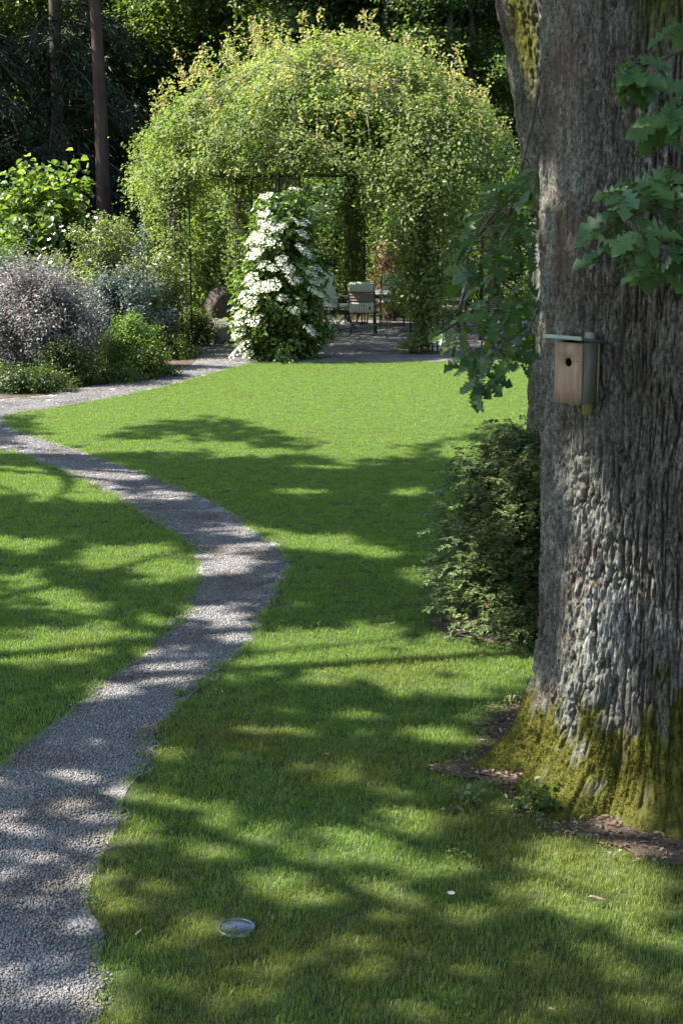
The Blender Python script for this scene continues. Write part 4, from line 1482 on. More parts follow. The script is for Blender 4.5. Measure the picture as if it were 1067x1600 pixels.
for k in range(8):
    txt, ncol = names[k]
    az = COL_AZ[k]
    base = pc(az, PR + .12, 0)
    ivy = k == 5
    root = empty('climbing_rose' if not ivy else 'climbing_vine', (base[0], base[1], 0), ('climbing rose ' if not ivy else 'yellow-green climbing vine ') + txt, 'climbing plant', 'climbers on the pavilion')
    mb = MB()
    for q in range(6 if k != 1 else 3):
        a = az + rng.normal(0, .035)
        pts = [pc(a, PR + .12 + rng.normal(0, .03), 0)]
        for z in np.linspace(.3, 3.0, 9):
            pts.append(pc(a + rng.normal(0, .025), PR + .08 + rng.normal(0, .08), z))
        for e in (.15, .35, .6, .85):
            pts.append(dome_pt(a + rng.normal(0, .12), e, 1.03))
        pts = smooth_poly(np.array(pts), 1)
        mb.tube(pts, np.linspace(.017, .006, len(pts)), 5, False)
    mb.build('stem', M['twig'], root, True)
    m_ = sector == k
    P1, O1, C1 = DP[m_], dirs[m_], clr[m_]
    # growth on the column itself
    zz = rng.uniform(0, 1, ncol)
    if k == 2:
        zcol = .05 + 3.2 * zz ** .75
        wide = np.interp(zcol, [0, .5, 1.0, 1.6, 2.2, 2.8, 3.3], [.28, .50, .66, .55, .85, 1.25, 1.5])
    elif k in (0, 7):
        zcol = .1 + 3.0 * zz ** .62
        wide = np.interp(zcol, [0, .6, 1.5, 2.1, 2.6, 3.1], [.32, .36, .34, .38, .45, .5])
    elif k == 5:
        zcol = .6 + 2.6 * zz
        wide = np.interp(zcol, [0, 1, 2, 3], [.3, .34, .32, .45])
    else:
        zcol = .2 + 2.9 * zz ** .6
        wide = np.interp(zcol, [0, 1, 2, 3], [.22, .25, .3, .6])
    zcol = zcol + np.clip((zcol - 2.3) / .9, 0, 1) * rng.uniform(-.35, .75, ncol)
    off = rng.normal(0, .5, (ncol, 2)) * wide[:, None]
    lumpc = 1 + .5 * fbm(np.column_stack([off * 3, zcol * 1.3]) + k * 7, 3, 50 + k)
    tg = np.array([-math.sin(az), math.cos(az)])
    rd = np.array([math.cos(az), math.sin(az)])
    cxy = base[:2] - rd * .05 + (off[:, :1] * tg * 1.1 + off[:, 1:] * rd * .75) * lumpc[:, None]
    if k == 2:
        cxy[:, 0] -= .18 * np.clip(1.8 - zcol, 0, 1)
    P2 = np.column_stack([cxy, zcol])
    dens = fbm(np.column_stack([cxy * 2.2, zcol * 1.8]), 3, 60 + k)
    kp = dens > -.25
    if k == 0:
        kp &= (zcol > 2.2) | (rng.uniform(0, 1, ncol) < np.interp(zcol, [0, .5, 1, 1.6, 2.2], [.10, .22, .35, .18, .7]))
    P2 = P2[kp]
    O2 = unit(np.column_stack([cxy[kp] - base[:2], np.full(kp.sum(), .15)]))
    C2 = np.clip(.45 + .3 * fbm(P2 * 1.7, 3, 70) + rng.normal(0, .16, len(P2)), 0, .93)
    # upright young shoots above the dome
    P3, O3, C3 = [], [], []
    ns = {0: 36, 7: 24, 1: 36, 2: 36, 3: 30, 4: 16, 5: 18, 6: 16}[k]
    for q in range(ns):
        a, e = az + rng.uniform(-.4, .4), rng.uniform(.15, 1.35)
        b0 = dome_pt(a, e, 1.08)
        hgt = rng.uniform(.15, .75)
        lean = rng.normal(0, .12, 2)
        nn = int(10 + hgt * 45)
        t = rng.uniform(.1, 1, nn)
        P3.append(b0 + np.column_stack([lean[0] * t + rng.normal(0, .035, nn), lean[1] * t + rng.normal(0, .035, nn), hgt * t]))
        O3.append(np.column_stack([rng.normal(0, 1, (nn, 2)), np.full(nn, .4)]))
        C3.append(np.clip(rng.normal(.80, .12, nn) + .1 * (rng.uniform() < .3), 0, 1))
    P, O, C = np.vstack([P1, P2] + P3), np.vstack([O1, O2] + O3), np.concatenate([C1, C2] + C3)
    qx, qy = proj(P)
    open_ = np.zeros(len(P))                        # the open bays between the columns
    for cx, cy, rx, ry in ((400, 370, 62, 92), (520, 340, 42, 72), (440, 300, 60, 26), (350, 320, 24, 48)):
        open_ = np.maximum(open_, np.clip(1.9 - 1.3 * (((qx - cx) / rx) ** 2 + ((qy - cy) / ry) ** 2), 0, 1))
    kp = ~((rng.uniform(0, 1, len(P)) < open_ * .92) & (P[:, 1] < PC[1] - .6))
    P, O, C = P[kp], O[kp], C[kp]
    leaves('foliage', P, unit(O), .057 * np.where(rng.uniform(0, 1, len(P)) < .2, 1.4, .95), .62, M['ivy_leaf' if ivy else 'rose_leaf'], root, rng, upb=.5, rnd=C)

# ------------------------------------------------------------------ white-flowering viburnum
VB = np.array([-.98, 24.95])
rng = np.random.default_rng(202)
vib = empty('flowering_shrub', (VB[0], VB[1], 0), 'tall cone-shaped shrub covered in flat white flower heads before the pavilion', 'shrub')
vr = lambda z: np.interp(z, [0, .3, .7, 1.3, 1.9, 2.3, 2.75], [.68, .80, .82, .70, .57, .45, .24])
mb = MB()
ends = []
for k in range(150):
    z = .08 + 2.6 * rng.uniform() ** 1.15
    az = rng.uniform(0, 6.283)
    r = vr(z) * rng.uniform(.55, 1.08)
    e = np.array([VB[0] + r * math.cos(az) + .06 * z * (z > 1.8) * .5, VB[1] + r * math.sin(az) * .9, z])
    b0 = np.array([VB[0] + .15 * math.cos(az), VB[1] + .15 * math.sin(az), 0.0])
    md = np.array([VB[0] + .3 * r * math.cos(az), VB[1] + .3 * r * math.sin(az), z * .7])
    if k < 70:
        mb.tube(bez(b0, md, e, 7), np.linspace(.012, .004, 7), 5, False)
    ends.append((b0, md, e))
mb.build('stem', M['twig'], vib, True)
n_lf = 21000
s = rng.integers(0, 150, n_lf)
t = (.4 + .6 * rng.uniform(0, 1, n_lf) ** .6)[:, None]
E0, E1, E2 = (np.array([e[q] for e in ends]) for q in range(3))
P = (1 - t) ** 2 * E0[s] + 2 * t * (1 - t) * E1[s] + t * t * E2[s] + rng.normal(0, .075, (n_lf, 3))
P[:, 2] = np.maximum(P[:, 2], .03)
out = unit(np.column_stack([P[:, 0] - VB[0], P[:, 1] - VB[1], np.full(n_lf, .25)]))
leaves('foliage', P, out, .085, .62, M['viburnum_leaf'], vib, rng, 'oval', upb=.5)


def floret_head(seed):
    r = np.random.default_rng(seed)
    n = 64
    a, q = r.uniform(0, 6.283, n), np.sqrt(r.uniform(0, 1, n))
    P = np.column_stack([q * np.cos(a), q * np.sin(a) * r.uniform(.85, 1), .22 * (1 - q ** 2) + r.normal(0, .05, n)])
    Vs, Fs = [], []
    for k in range(n):
        s = r.uniform(.08, .15)
        nr = unit(np.array([P[k, 0] * .5, P[k, 1] * .5, 1]) + r.normal(0, .3, 3))
        t1 = unit(np.cross(nr, [1, .2, 0]))
        t2 = np.cross(nr, t1)
        ph = r.uniform(0, 6)
        ring = [P[k] + s * (1 if j % 2 else .55) * (math.cos(ph + j * .628) * t1 + math.sin(ph + j * .628) * t2) for j in range(10)]
        Vs += [P[k] - nr * .02] + ring
        Fs += [[k * 11, k * 11 + 1 + j, k * 11 + 1 + (j + 1) % 10] for j in range(10)]
    me = raw_mesh('flower_head', np.array(Vs), np.array(Fs), {'rnd': np.repeat(r.uniform(0, 1, n), 10)})
    me.materials.append(M['petal'])
    return me


heads = [floret_head(q) for q in (1, 2, 3)]
FH = [(585, 110), (360, 165), (345, 315), (570, 360), (680, 370), (375, 420), (440, 450), (490, 410), (300, 480), (320, 530), (235, 545), (420, 550), (300, 610), (280, 650), (665, 500), (795, 525), (630, 585), (345, 735), (715, 320), (550, 835), (610, 860), (240, 840), (415, 900), (365, 930), (275, 930), (185, 985), (200, 1030), (740, 950), (145, 1145), (580, 1110), (700, 1260), (730, 1300), (180, 1400), (215, 1480), (115, 1470), (135, 1300), (480, 720), (420, 760), (760, 760), (850, 1060), (870, 1170), (350, 380), (255, 880), (160, 1190), (530, 780)]
FH += [(700, 660), (780, 860), (480, 1010), (800, 980), (260, 1200), (840, 820)]
FH += [(x_ + 45 * math.cos(q_ * 2.4), y_ + 38 * math.sin(q_ * 1.7)) for q_, (x_, y_) in enumerate(FH) if q_ % 2 == 0 and y_ < 1100]
for x, y in FH:
    p = D(350 + x / 5.33, 280 + y / 5.33, VB[1] - .5)
    z = p[2]
    r = max(vr(z), .12)
    dx = np.clip(p[0] - VB[0], -r * 1.15, r * 1.15)
    yy = VB[1] - math.sqrt(max(r * r * 1.1 - dx * dx, .0)) * .95
    p = D(350 + x / 5.33, 280 + y / 5.33, yy)
    f = bpy.data.objects.new('flower_head', heads[rng.integers(0, 3)])
    COL.objects.link(f)
    f.parent = vib
    nn = Vector((dx * .9, (yy - VB[1]) * .8, .75)).normalized()
    f.rotation_mode = 'QUATERNION'
    f.rotation_quaternion = nn.to_track_quat('Z', 'Y')
    f.location = Vector(p - np.array([VB[0], VB[1], 0])) + nn * .05
    sz = rng.uniform(.105, .165) if x < 470 else rng.uniform(.07, .12)
    f.scale = (sz, sz, sz)

# ------------------------------------------------------------------ shrub bed
shrub('hazel_bush', 'tall bush with round glowing yellow-green leaves behind the purple shrub', 'shrub', (-5.45, 28.6), 1.95, 1.4, 3.35, 150, 14000, .13, .85, 'hazel_leaf', 301, 'oval', zl=.1, sig=.09, tmin=.25, lump=.35, stem_r=.014)
shrub('pale_rose_bush', 'rounded pale green rose bush dotted with pale pink blooms', 'shrub', (-3.95, 25.4), 1.35, .95, 2.4, 170, 28000, .055, .6, 'pale_rose_leaf', 302, zl=.12, sig=.07, lump=.2)
shrub('purple_leaf_rose', 'wide purple-grey leaved shrub arching over the path edge', 'shrub', (-4.35, 22.1), 1.35, .85, 1.85, 260, 38000, .047, .5, 'purple_leaf', 303, zl=.25, sig=.085, tmin=.3, lump=.6, stem_r=.009)
shrub('grey_leaf_rose', 'smaller blue-grey leaved shrub behind the round green bush', 'shrub', (-3.45, 23.7), .9, .55, 1.55, 110, 13000, .05, .55, 'grey_leaf', 304, zl=.35, sig=.06, tmin=.45, lump=.25)
shrub('box_bush', 'dense rounded bright green bush beside the gravel path', 'shrub', (-3.1, 22.6), .6, .42, .98, 120, 19000, .038, .55, 'box_leaf', 305, zl=.1, sig=.05, tmin=.2, lump=.15)
shrub('low_green_bush', 'loose small green bush in front of the dense rounded one', 'shrub', (-2.85, 22.35), .38, .28, .58, 60, 5200, .045, .6, 'mid_leaf', 306, zl=.1, sig=.05, tmin=.2)
shrub('dark_low_bush', 'dark green low bush under the purple-grey shrub', 'shrub', (-3.9, 21.55), .5, .35, .62, 70, 7000, .045, .6, 'dark_leaf', 307, zl=.05, sig=.06, tmin=.15)
shrub('lime_perennial', 'lime green perennial clump at the gravel path edge', 'plant', (-3.12, 22.25), .27, .25, .42, 60, 2600, .07, .22, 'box_leaf', 308, zl=.3, sig=.03, tmin=.1, stem_r=.004)
shrub('trailing_herb', 'sparse trailing herb lying at the path edge by the lime perennial', 'plant', (-2.6, 22.6), .35, .2, .2, 40, 900, .04, .6, 'mid_leaf', 309, zl=.1, sig=.04, tmin=.1, stem_r=.004)
shrub('feathery_herb', 'low feathery grey-green herb at the foot of the purple-grey shrub', 'plant', (-4.05, 20.95), .5, .25, .36, 60, 2600, .05, .2, 'mid_leaf', 310, zl=.2, sig=.05, tmin=.1, stem_r=.004)
shrub('clipped_dwarf_shrub', 'small clipped green shrub under the wide purple-grey shrub', 'shrub', (-4.8, 21.1), .3, .3, .42, 50, 3800, .03, .55, 'box_leaf', 311, zl=.1, sig=.04, tmin=.2)
shrub('creeping_groundcover', 'low dark leafy groundcover between the rounded bush and the boulders', 'plant', (-2.75, 25.0), .55, .4, .42, 60, 3600, .045, .6, 'mid_leaf', 312, zl=.05, sig=.06, tmin=.1, stem_r=.004)
shrub('white_rose_bush', 'loose green rose bush with white blooms against the lattice column', 'shrub', (-3.0, 26.0), .55, .5, 1.75, 70, 6500, .05, .6, 'pale_rose_leaf', 313, zl=.1, sig=.07)
shrub('fern_clump', 'feathery blue-green ferns behind the pale rose bush', 'plant', (-3.9, 29.8), 1.0, .8, 2.2, 60, 6000, .1, .3, 'grey_leaf', 314, zl=.2, sig=.07, tmin=.3)
shrub('spreading_groundcover', 'dark low groundcover along the path edge under the purple-grey shrub', 'plant', (-4.5, 20.85), 1.1, .4, .36, 130, 9000, .04, .6, 'dark_leaf', 315, zl=.1, sig=.05, tmin=.1, stem_r=.003)
shrub('edge_groundcover', 'leafy groundcover mat along the path edge by the rounded bush', 'plant', (-3.3, 21.9), .6, .3, .26, 70, 3200, .04, .6, 'mid_leaf', 316, zl=.1, sig=.05, tmin=.1, stem_r=.003)
shrub('silver_shrub', 'silvery leaved loose shrub filling the bed behind the purple-grey one', 'shrub', (-5.2, 24.2), 1.2, .8, 2.0, 130, 12000, .055, .5, 'grey_leaf', 318, zl=.2, sig=.08, tmin=.3, lump=.5)
shrub('mixed_perennial', 'loose green perennials filling the bed between rounded bush and purple-grey shrub', 'plant', (-3.75, 21.75), .55, .4, .55, 80, 5200, .045, .5, 'mid_leaf', 319, zl=.15, sig=.06, tmin=.1, stem_r=.004)
shrub('boulder_fern', 'arching green foliage half hiding the pale boulders', 'plant', (-2.55, 26.9), .55, .4, .75, 60, 4200, .055, .5, 'mid_leaf', 321, zl=.15, sig=.06, tmin=.15, stem_r=.004)
shrub('backing_shrub', 'mid green filler shrub between the hazel and the pale rose bush', 'shrub', (-5.6, 26.2), 1.3, .9, 2.0, 90, 9000, .06, .6, 'mid_leaf', 317, zl=.1, sig=.08, tmin=.2)
# small blooms
def blooms(root, n, base, rx, ry, h, seed, matk, size):
    r = np.random.default_rng(seed)
    for k in range(n):
        az, u = r.uniform(math.pi * .95, 2 * math.pi * 1.02), r.uniform(.45, .98)
        rad = math.sqrt(max(0, 1 - u ** 2.2))
        p = np.array([base[0] + rx * rad * math.cos(az), base[1] + ry * rad * math.sin(az), h * (.12 + .88 * u)])
        Vs, Fs, m_ = [p - np.array([0, 0, size * .3])], [], 8
        nr = unit(np.array([math.cos(az) * .4, math.sin(az) * .5, .7]) + r.normal(0, .3, 3))
        t1 = unit(np.cross(nr, [1, .2, 0]))
        t2 = np.cross(nr, t1)
        s = size * r.uniform(.6, 1.2)
        for j in range(10):
            Vs.append(p + s * (1 if j % 2 else .6) * (math.cos(j * .628) * t1 + math.sin(j * .628) * t2) + nr * s * .2 * (j % 2))
        Fs = [[0, 1 + j, 1 + (j + 1) % 10] for j in range(10)]
        mk('bloom', np.array(Vs), np.array(Fs), M[matk], root, {'rnd': r.uniform(0, 1, 10)})


for o in list(bpy.data.objects):
    if o.name.startswith('pale_rose_bush'):
        blooms(o, 16, (-3.95, 25.4), 1.25, .95, 2.35, 1, 'pink_petal', .05)
    if o.name.startswith('white_rose_bush'):
        blooms(o, 12, (-3.0, 26.0), .55, .5, 1.75, 2, 'petal', .045)
    if o.name.startswith('purple_leaf_rose'):
        blooms(o, 9, (-4.4, 22.1), 1.15, .8, 1.75, 3, 'pink_petal', .026)
# red flower spikes by the perennial
rng = np.random.default_rng(12)
fs = empty('red_flower', (-3.38, 22.2, 0), 'small red flower spikes beside the lime perennial', 'flower')
mb = MB()
for k in range(5):
    p = np.array([-3.38 + rng.normal(0, .04), 22.2 + rng.normal(0, .03), 0])
    mb.tube([p, p + np.array([0, 0, .42])], .003, 4, False)
mb.build('stem', M['twig'], fs)
P = np.array([-3.52, 23.35, .43]) + rng.normal(0, 1, (90, 3)) * np.array([.045, .03, .05])
leaves('bloom', P, unit(rng.normal(0, 1, (90, 3))), .03, .7, M['red_leaf'], fs, rng)

# shrubs behind and beside the pavilion
shrub('red_barberry', 'red-leaved barberry bush behind the garden table', 'shrub', (1.0, 31.9), .75, .6, 1.75, 60, 5000, .05, .6, 'red_leaf', 320, zl=.2, sig=.06, tmin=.3)
bk = [(-2.9, 33.3, 1.6, 3.3, 'hazel_leaf', 'lime green bush seen through the ladder column'), (-.9, 34.2, 1.3, 2.3, 'mid_leaf', 'bushy green shrub beyond the pavilion floor'), (1.3, 33.4, 1.4, 3.0, 'hazel_leaf', 'bright leafy bush beyond the red barberry'),
      (3.4, 32.8, 1.5, 3.2, 'mid_leaf', 'green bush beyond the chair with the pale cushion'), (4.6, 29.5, 1.2, 2.6, 'mid_leaf', 'green bush beside the pavilion towards the oaks'), (3.7, 26.6, .9, 2.1, 'pale_rose_leaf', 'pale leafed bush showing past the drooping oak branch'), (2.9, 25.2, .55, .8, 'grey_leaf', 'low broad grey-green plant at the lawn edge')]
for i, (x, y, r, h, m_, lb) in enumerate(bk):
    shrub('garden_shrub', lb, 'shrub', (x, y), r, r * .8, h, 90, 8000, .085 if m_ != 'pale_rose_leaf' else .055, .65, m_, 330 + i, 'rhomb', zl=.08, sig=.09, tmin=.2, group='shrubs round the pavilion')

# ------------------------------------------------------------------ boulders
def rock(loc, size, seed, mat, label, rz=0.0):
    bm = bmesh.new()
    bmesh.ops.create_icosphere(bm, subdivisions=4, radius=1)
    P = np.array([v.co[:] for v in bm.verts])
    F = np.array([[v.index for v in f.verts] for f in bm.faces])
    bm.free()
    Q = np.sign(P) * np.abs(P) ** .6
    Q = Q * (1 + .34 * fbm(P * 1.3 + seed, 3, seed)[:, None] + .12 * np.abs(fbm(P * 4 + seed, 3, seed + 1))[:, None])
    c, s = math.cos(rz), math.sin(rz)
    Q = Q * np.array(size) / 2
    Q = np.column_stack([Q[:, 0] * c - Q[:, 1] * s, Q[:, 0] * s + Q[:, 1] * c, Q[:, 2] + size[2] * .36])
    o = mk('boulder', Q, F, M[mat], smooth=True)
    o.location = (loc[0], loc[1], 0)
    tag(o, label, 'boulder', 'boulders at the pavilion side')


rock((-2.15, 28.6), (.75, .8, .98), 1, 'brown_rock', 'tall dark brown boulder with flat top beside the gravel floor', .3)
rock((-2.15, 27.45), (.52, .45, .50), 2, 'rock', 'small pale rounded boulder at the foot of the tall dark one', .6)
rock((-2.75, 27.6), (.9, .6, .62), 3, 'rock', 'broad pale boulder behind the lattice column', .1)
rock((-3.4, 26.9), (.85, .55, .55), 4, 'brown_rock', 'low brown boulder behind the groundcover plants', -.2)

# ------------------------------------------------------------------ garden table and folding chairs
def chair(label, loc, rz, front=True, wrap=False):
    root = empty('folding_chair', (loc[0], loc[1], 0), label, 'chair', 'chairs round the garden table', rz)
    W, SD, SZ = .48, .42, .43
    tilt = math.radians(14)
    bx = lambda y, z: np.array([0, -SD / 2 - .02 - (z - SZ) * math.tan(tilt) + y, z])
    for s in (-1, 1):
        X = s * (W / 2)
        MB().tube([(X, SD / 2 + .05, .012), (X, -SD / 2 + .02, SZ), (X, bx(0, .98)[1], .98)], .013, 6).build('back_leg', M['iron'], root, world=False)
        MB().tube([(X - s * .02, -SD / 2 - .08, .012), (X - s * .02, SD / 2, SZ)], .013, 6).build('front_leg', M['iron'], root, world=False)
        MB().tube([(X, SD / 2 - .02, SZ), (X, SD / 2 - .02, .64)], .011, 6).build('arm_post', M['iron'], root, world=False)
        MB().box((X, -.02, .655), (.045, .46, .022)).build('armrest', M['table_top'], root, world=False)
    MB().tube([(-W / 2, SD / 2 + .03, .05), (W / 2, SD / 2 + .03, .05)], .009, 6).build('crossbar', M['iron'], root, world=False)
    MB().tube([(-W / 2, -SD / 2 - .06, .05), (W / 2, -SD / 2 - .06, .05)], .009, 6).build('crossbar', M['iron'], root, world=False)
    for k in range(7):
        MB().box((0, -SD / 2 + .03 + k * .06, SZ + .012), (W - .03, .045, .015)).build('seat_slat', M['slat_wood'], root, world=False)
    RT = np.array(Matrix.Rotation(tilt, 3, 'X'))
    for k in range(9):
        z = SZ + .08 + k * .055
        MB().box(bx(0, z), (W - .03, .014, .043), RT).build('back_slat', M['slat_wood'], root, world=False)
    rounded_box('seat_cushion', (W - .02, SD + .02, .06), (0, .01, SZ + .055), M['stripe'], root, (0, 0, 0), .022)
    rounded_box('back_cushion', (W - .02, .06, .56), tuple(bx(.05, SZ + .32)), M['stripe'], root, (tilt, 0, 0), .022)
    if wrap:
        rounded_box('cushion_flap', (W - .01, .05, .17), tuple(bx(-.035, .925)), M['stripe'], root, (tilt, 0, 0), .02)
        rounded_box('cushion_flap', (W - .02, .04, .19), tuple(bx(-.035, .545)), M['stripe'], root, (tilt, 0, 0), .016)
    return root


chair('folding chair seen from behind with striped cushion wrapped over its slatted back', (D(567, 520, 28.9)[0], 28.85), math.radians(-6), wrap=True)
chair('striped-cushion folding chair turned sideways between the white shrub and table', (D(528, 505, 29.9)[0], 29.9), math.radians(-128))
chair('folding chair on the far side of the table under the red barberry', (D(612, 505, 31)[0], 30.75), math.radians(176))
chair('folding chair with pale cushion behind the entrance rose', (D(702, 505, 29.4)[0], 29.3), math.radians(78))
tx, ty = D(622, 505, 29.7)[0], 29.75
tb = empty('garden_table', (tx, ty, 0), 'grey garden table inside the rose pavilion', 'table')
rounded_box('table_top', (1.15, .85, .035), (0, 0, .735), M['table_top'], tb, bevel=.012)
for sx_ in (-1, 1):
    for sy_ in (-1, 1):
        MB().tube([(sx_ * .45, sy_ * .34, .01), (sx_ * .48, sy_ * .34, .72)], .018, 8).build('leg', M['iron'], tb, world=False)
rounded_box('apron', (.98, .68, .05), (0, 0, .69), M['iron'], tb, bevel=.01)

# ------------------------------------------------------------------ forest
def forest_trunk(mb, h, r0, r1, rng, lean=.3, k=10):
    pts = bez((0, 0, -.1), (rng.normal(0, lean), rng.normal(0, lean), h * .5), (rng.normal(0, lean), rng.normal(0, lean), h), 12)
    r = np.linspace(r0, r1, 12)
    r[0] *= 1.35
    mb.tube(pts, r, k, False)
    return pts


def broadleaf(name, label, seed, h, r, zc0, n, mat='forest_leaf', bark='forest_bark', size=.13, r0=.2, group=None):
    rng = np.random.default_rng(seed)
    t = empty(name, (0, 0, 0), label, 'tree', group)
    mb = MB()
    tp = forest_trunk(mb, h * .92, r0, .04, rng)
    mb.build('trunk', M[bark], t, True)
    lb = MB()
    ends = []
    for k in range(34):
        z = rng.uniform(zc0, h * .9)
        p0 = tp[min(11, int(z / (h * .92) * 11))]
        az = rng.uniform(0, 6.283)
        rr = r * math.sqrt(max(.08, 1 - ((z - (zc0 + h) / 2) / ((h - zc0) * .62)) ** 2)) * rng.uniform(.55, 1.1)
        p2 = p0 + np.array([rr * math.cos(az), rr * math.sin(az), rng.uniform(.1, .45) * rr])
        c = bez(p0, (p0 + p2) / 2 + np.array([0, 0, .25]), p2, 7)
        lb.tube(c, np.linspace(.05, .012, 7), 5, False)
        ends.append(c)
    lb.build('limb', M[bark], t)
    E = np.array(ends)
    s, q = rng.integers(0, 34, n), rng.integers(2, 7, n)
    P = E[s, q] + rng.normal(0, 1, (n, 3)) * np.array([.42, .42, .22])
    cl = rng.uniform(-.25, .25, 34)[s]
    leaves('crown', P, unit(P - np.array([0, 0, (zc0 + h) / 2])), size, .7, M[mat], t, rng, upb=.75, rand=.6, rnd=np.clip(rng.beta(2, 2, n) + cl, 0, 1))
    return t


def spruce(name, label, seed, h, r, z0, n, group=None, bark='forest_bark', r0=.22):
    rng = np.random.default_rng(seed)
    t = empty(name, (0, 0, 0), label, 'tree', group)
    mb = MB()
    forest_trunk(mb, h, r0, .03, rng, .05)
    mb.build('trunk', M[bark], t, True)
    lb = MB()
    Ps, As, Rs = [], [], []
    nb = 130
    for k in range(nb):
        z = z0 + (h - z0) * rng.uniform() ** 1.1
        az = rng.uniform(0, 6.283)
        rr = r * (1 - ((z - z0) / (h - z0)) ** 1.1 * .9) * rng.uniform(.7, 1.1)
        d = np.array([math.cos(az), math.sin(az), 0])
        c = bez((0, 0, z), d * rr * .55 + np.array([0, 0, z + .05 * rr]), d * rr + np.array([0, 0, z - .38 * rr]), 6)
        lb.tube(c, np.linspace(.03, .008, 6), 4, False)
        m_ = n // nb
        tt = rng.uniform(.15, 1, m_)
        q = np.minimum((tt * 5).astype(int), 4)
        side = np.array([-d[1], d[0], 0])
        off = rng.normal(0, 1, m_) * .32 * rr * (1 - tt * .6) * .6
        p = c[q] + (c[q + 1] - c[q]) * (tt * 5 - q)[:, None] + side * off[:, None] + np.column_stack([np.zeros(m_), np.zeros(m_), -np.abs(rng.normal(0, .14, m_))])
        Ps.append(p)
        As.append(d * .6 + side * np.sign(off)[:, None] * .5 + np.array([0, 0, -.9]) + rng.normal(0, .25, (m_, 3)))
        Rs.append(np.clip(rng.normal(.45, .2, m_), 0, 1))
    lb.build('limb', M[bark], t)
    P, A_, R_ = np.vstack(Ps), np.vstack(As), np.concatenate(Rs)
    L = rng.uniform(.14, .3, len(P))
    V, F, k = leaf_arrays(P, unit(np.array([0, 0, .6]) + rng.normal(0, .7, (len(P), 3))), A_, L, L * .26, 'rhomb', .2)
    mk('crown', V, F, M['spruce_leaf'], t, {'rnd': np.tile(R_, k)})
    return t


def place(proto, used, x, y, s, rz, label=None):
    o = proto if not used else copy_tree(proto)
    o.location = (x, y, 0 if y < 60 else np.interp(y, ys, hz) - .2)
    o.scale = (s, s, s)
    o.rotation_euler = (0, 0, rz)
    if label:
        o['label'] = label
    return o


GR = 'trees of the wood behind the garden'
b1 = broadleaf('beech_tree', 'slim broadleaved tree with bare lower trunk in the dark wood', 401, 15, 3.0, 8.2, 15000, group=GR, size=.16)
b2 = broadleaf('maple_tree', 'leafy tree with low hanging foliage in the dark wood', 402, 11, 3.2, .8, 19000, group=GR, size=.16)
b3 = broadleaf('understory_tree', 'small bushy tree at the edge of the dark wood', 403, 6.0, 2.3, .3, 14000, group=GR, size=.13, r0=.1)
s1 = spruce('spruce_tree', 'dark spruce with drooping branches in the wood', 404, 16, 3.2, .6, 26000, GR)
s2 = spruce('spruce_tree', 'dark spruce with sparse lower branches in the wood', 405, 17, 2.6, 2.2, 20000, GR)
rng = np.random.default_rng(500)
used = {}


def put(p, x, y, s=1.0, label=None):
    place(p, used.get(p.name, False), x, y, s, rng.uniform(0, 6.283), label)
    used[p.name] = True


# spruces in the dark corner
for x, y, s in ((-9.6, 39.5, 1.0), (-7.4, 41.5, 1.05), (-12.2, 40.5, 1.0), (-10.4, 44.0, 1.1), (-15.2, 43, 1.05), (-18, 46, 1.1), (-13.5, 48, 1.1), (-7.6, 47.5, 1.1)):
    put(s1, x, y, s)
for x, y, s in ((8.5, 48.0, 1.0), (12.5, 46, 1.0), (16, 49, 1.05)):
    put(s2, x, y, s)
# the single reddish trunk standing before the spruces
put(broadleaf('pine_tree', 'straight reddish-brown pine trunk standing before the dark spruces', 406, 17, 2.4, 9.5, 7000, 'spruce_leaf', 'red_bark', .22, .21), -5.9, 38.8)
# slim trunks above the dome
for x, y, s in ((2.75, 40.5, .8), (3.35, 41.5, .8), (1.1, 42.5, .85), (-.2, 43.5, .85), (-1.6, 43.0, .9), (5.8, 42.5, .95), (8.5, 42, 1.0), (11.5, 43, 1.0), (-3.4, 47.5, 1.0), (.9, 47, 1.0), (4.6, 47, 1.0)):
    put(b1, x, y, s)
for x, y, s in ((4.6, 40.2, .6), (7.6, 39.4, .85), (10.6, 39.0, .95), (-4.9, 52, 1.1), (-.5, 52, 1.1), (3.6, 52, 1.1), (7.6, 52, 1.15), (-9.5, 53, 1.1), (12, 53, 1.15), (16.5, 53, 1.1), (-14, 54, 1.2), (-19, 53, 1.2),
                (-6, 58, 1.25), (-1.5, 58, 1.25), (3, 58, 1.25), (7.5, 58, 1.25), (12, 58.5, 1.25), (-11, 58.5, 1.25), (-16, 59, 1.25), (17, 58, 1.25), (-21, 59, 1.25), (22, 58, 1.25)):
    put(b2, x, y, s)
for x, y, s in ((-3.0, 37.6, .7), (.6, 37.0, .62), (3.2, 36.4, .62), (6.0, 35.2, .8), (8.6, 34.0, .9), (-7.9, 35.8, .55), (-10.4, 35.0, .75), (11.2, 34.5, 1.0), (-1.2, 36.6, .5), (5.4, 31.6, .7), (5.6, 5.0, 1.1), (6.2, 9.0, 1.2), (6.0, 14.0, 1.1)):  # the nearest ones stand unseen at right, added to block sky light
    put(b3, x, y, s)
# trees covering the slope
for k, y in enumerate((64, 71)):
    for x in np.arange(-30, 31, 5.0):
        put(b2, x + rng.uniform(-1.2, 1.2), y + rng.uniform(-1.5, 1.5), 1.3)

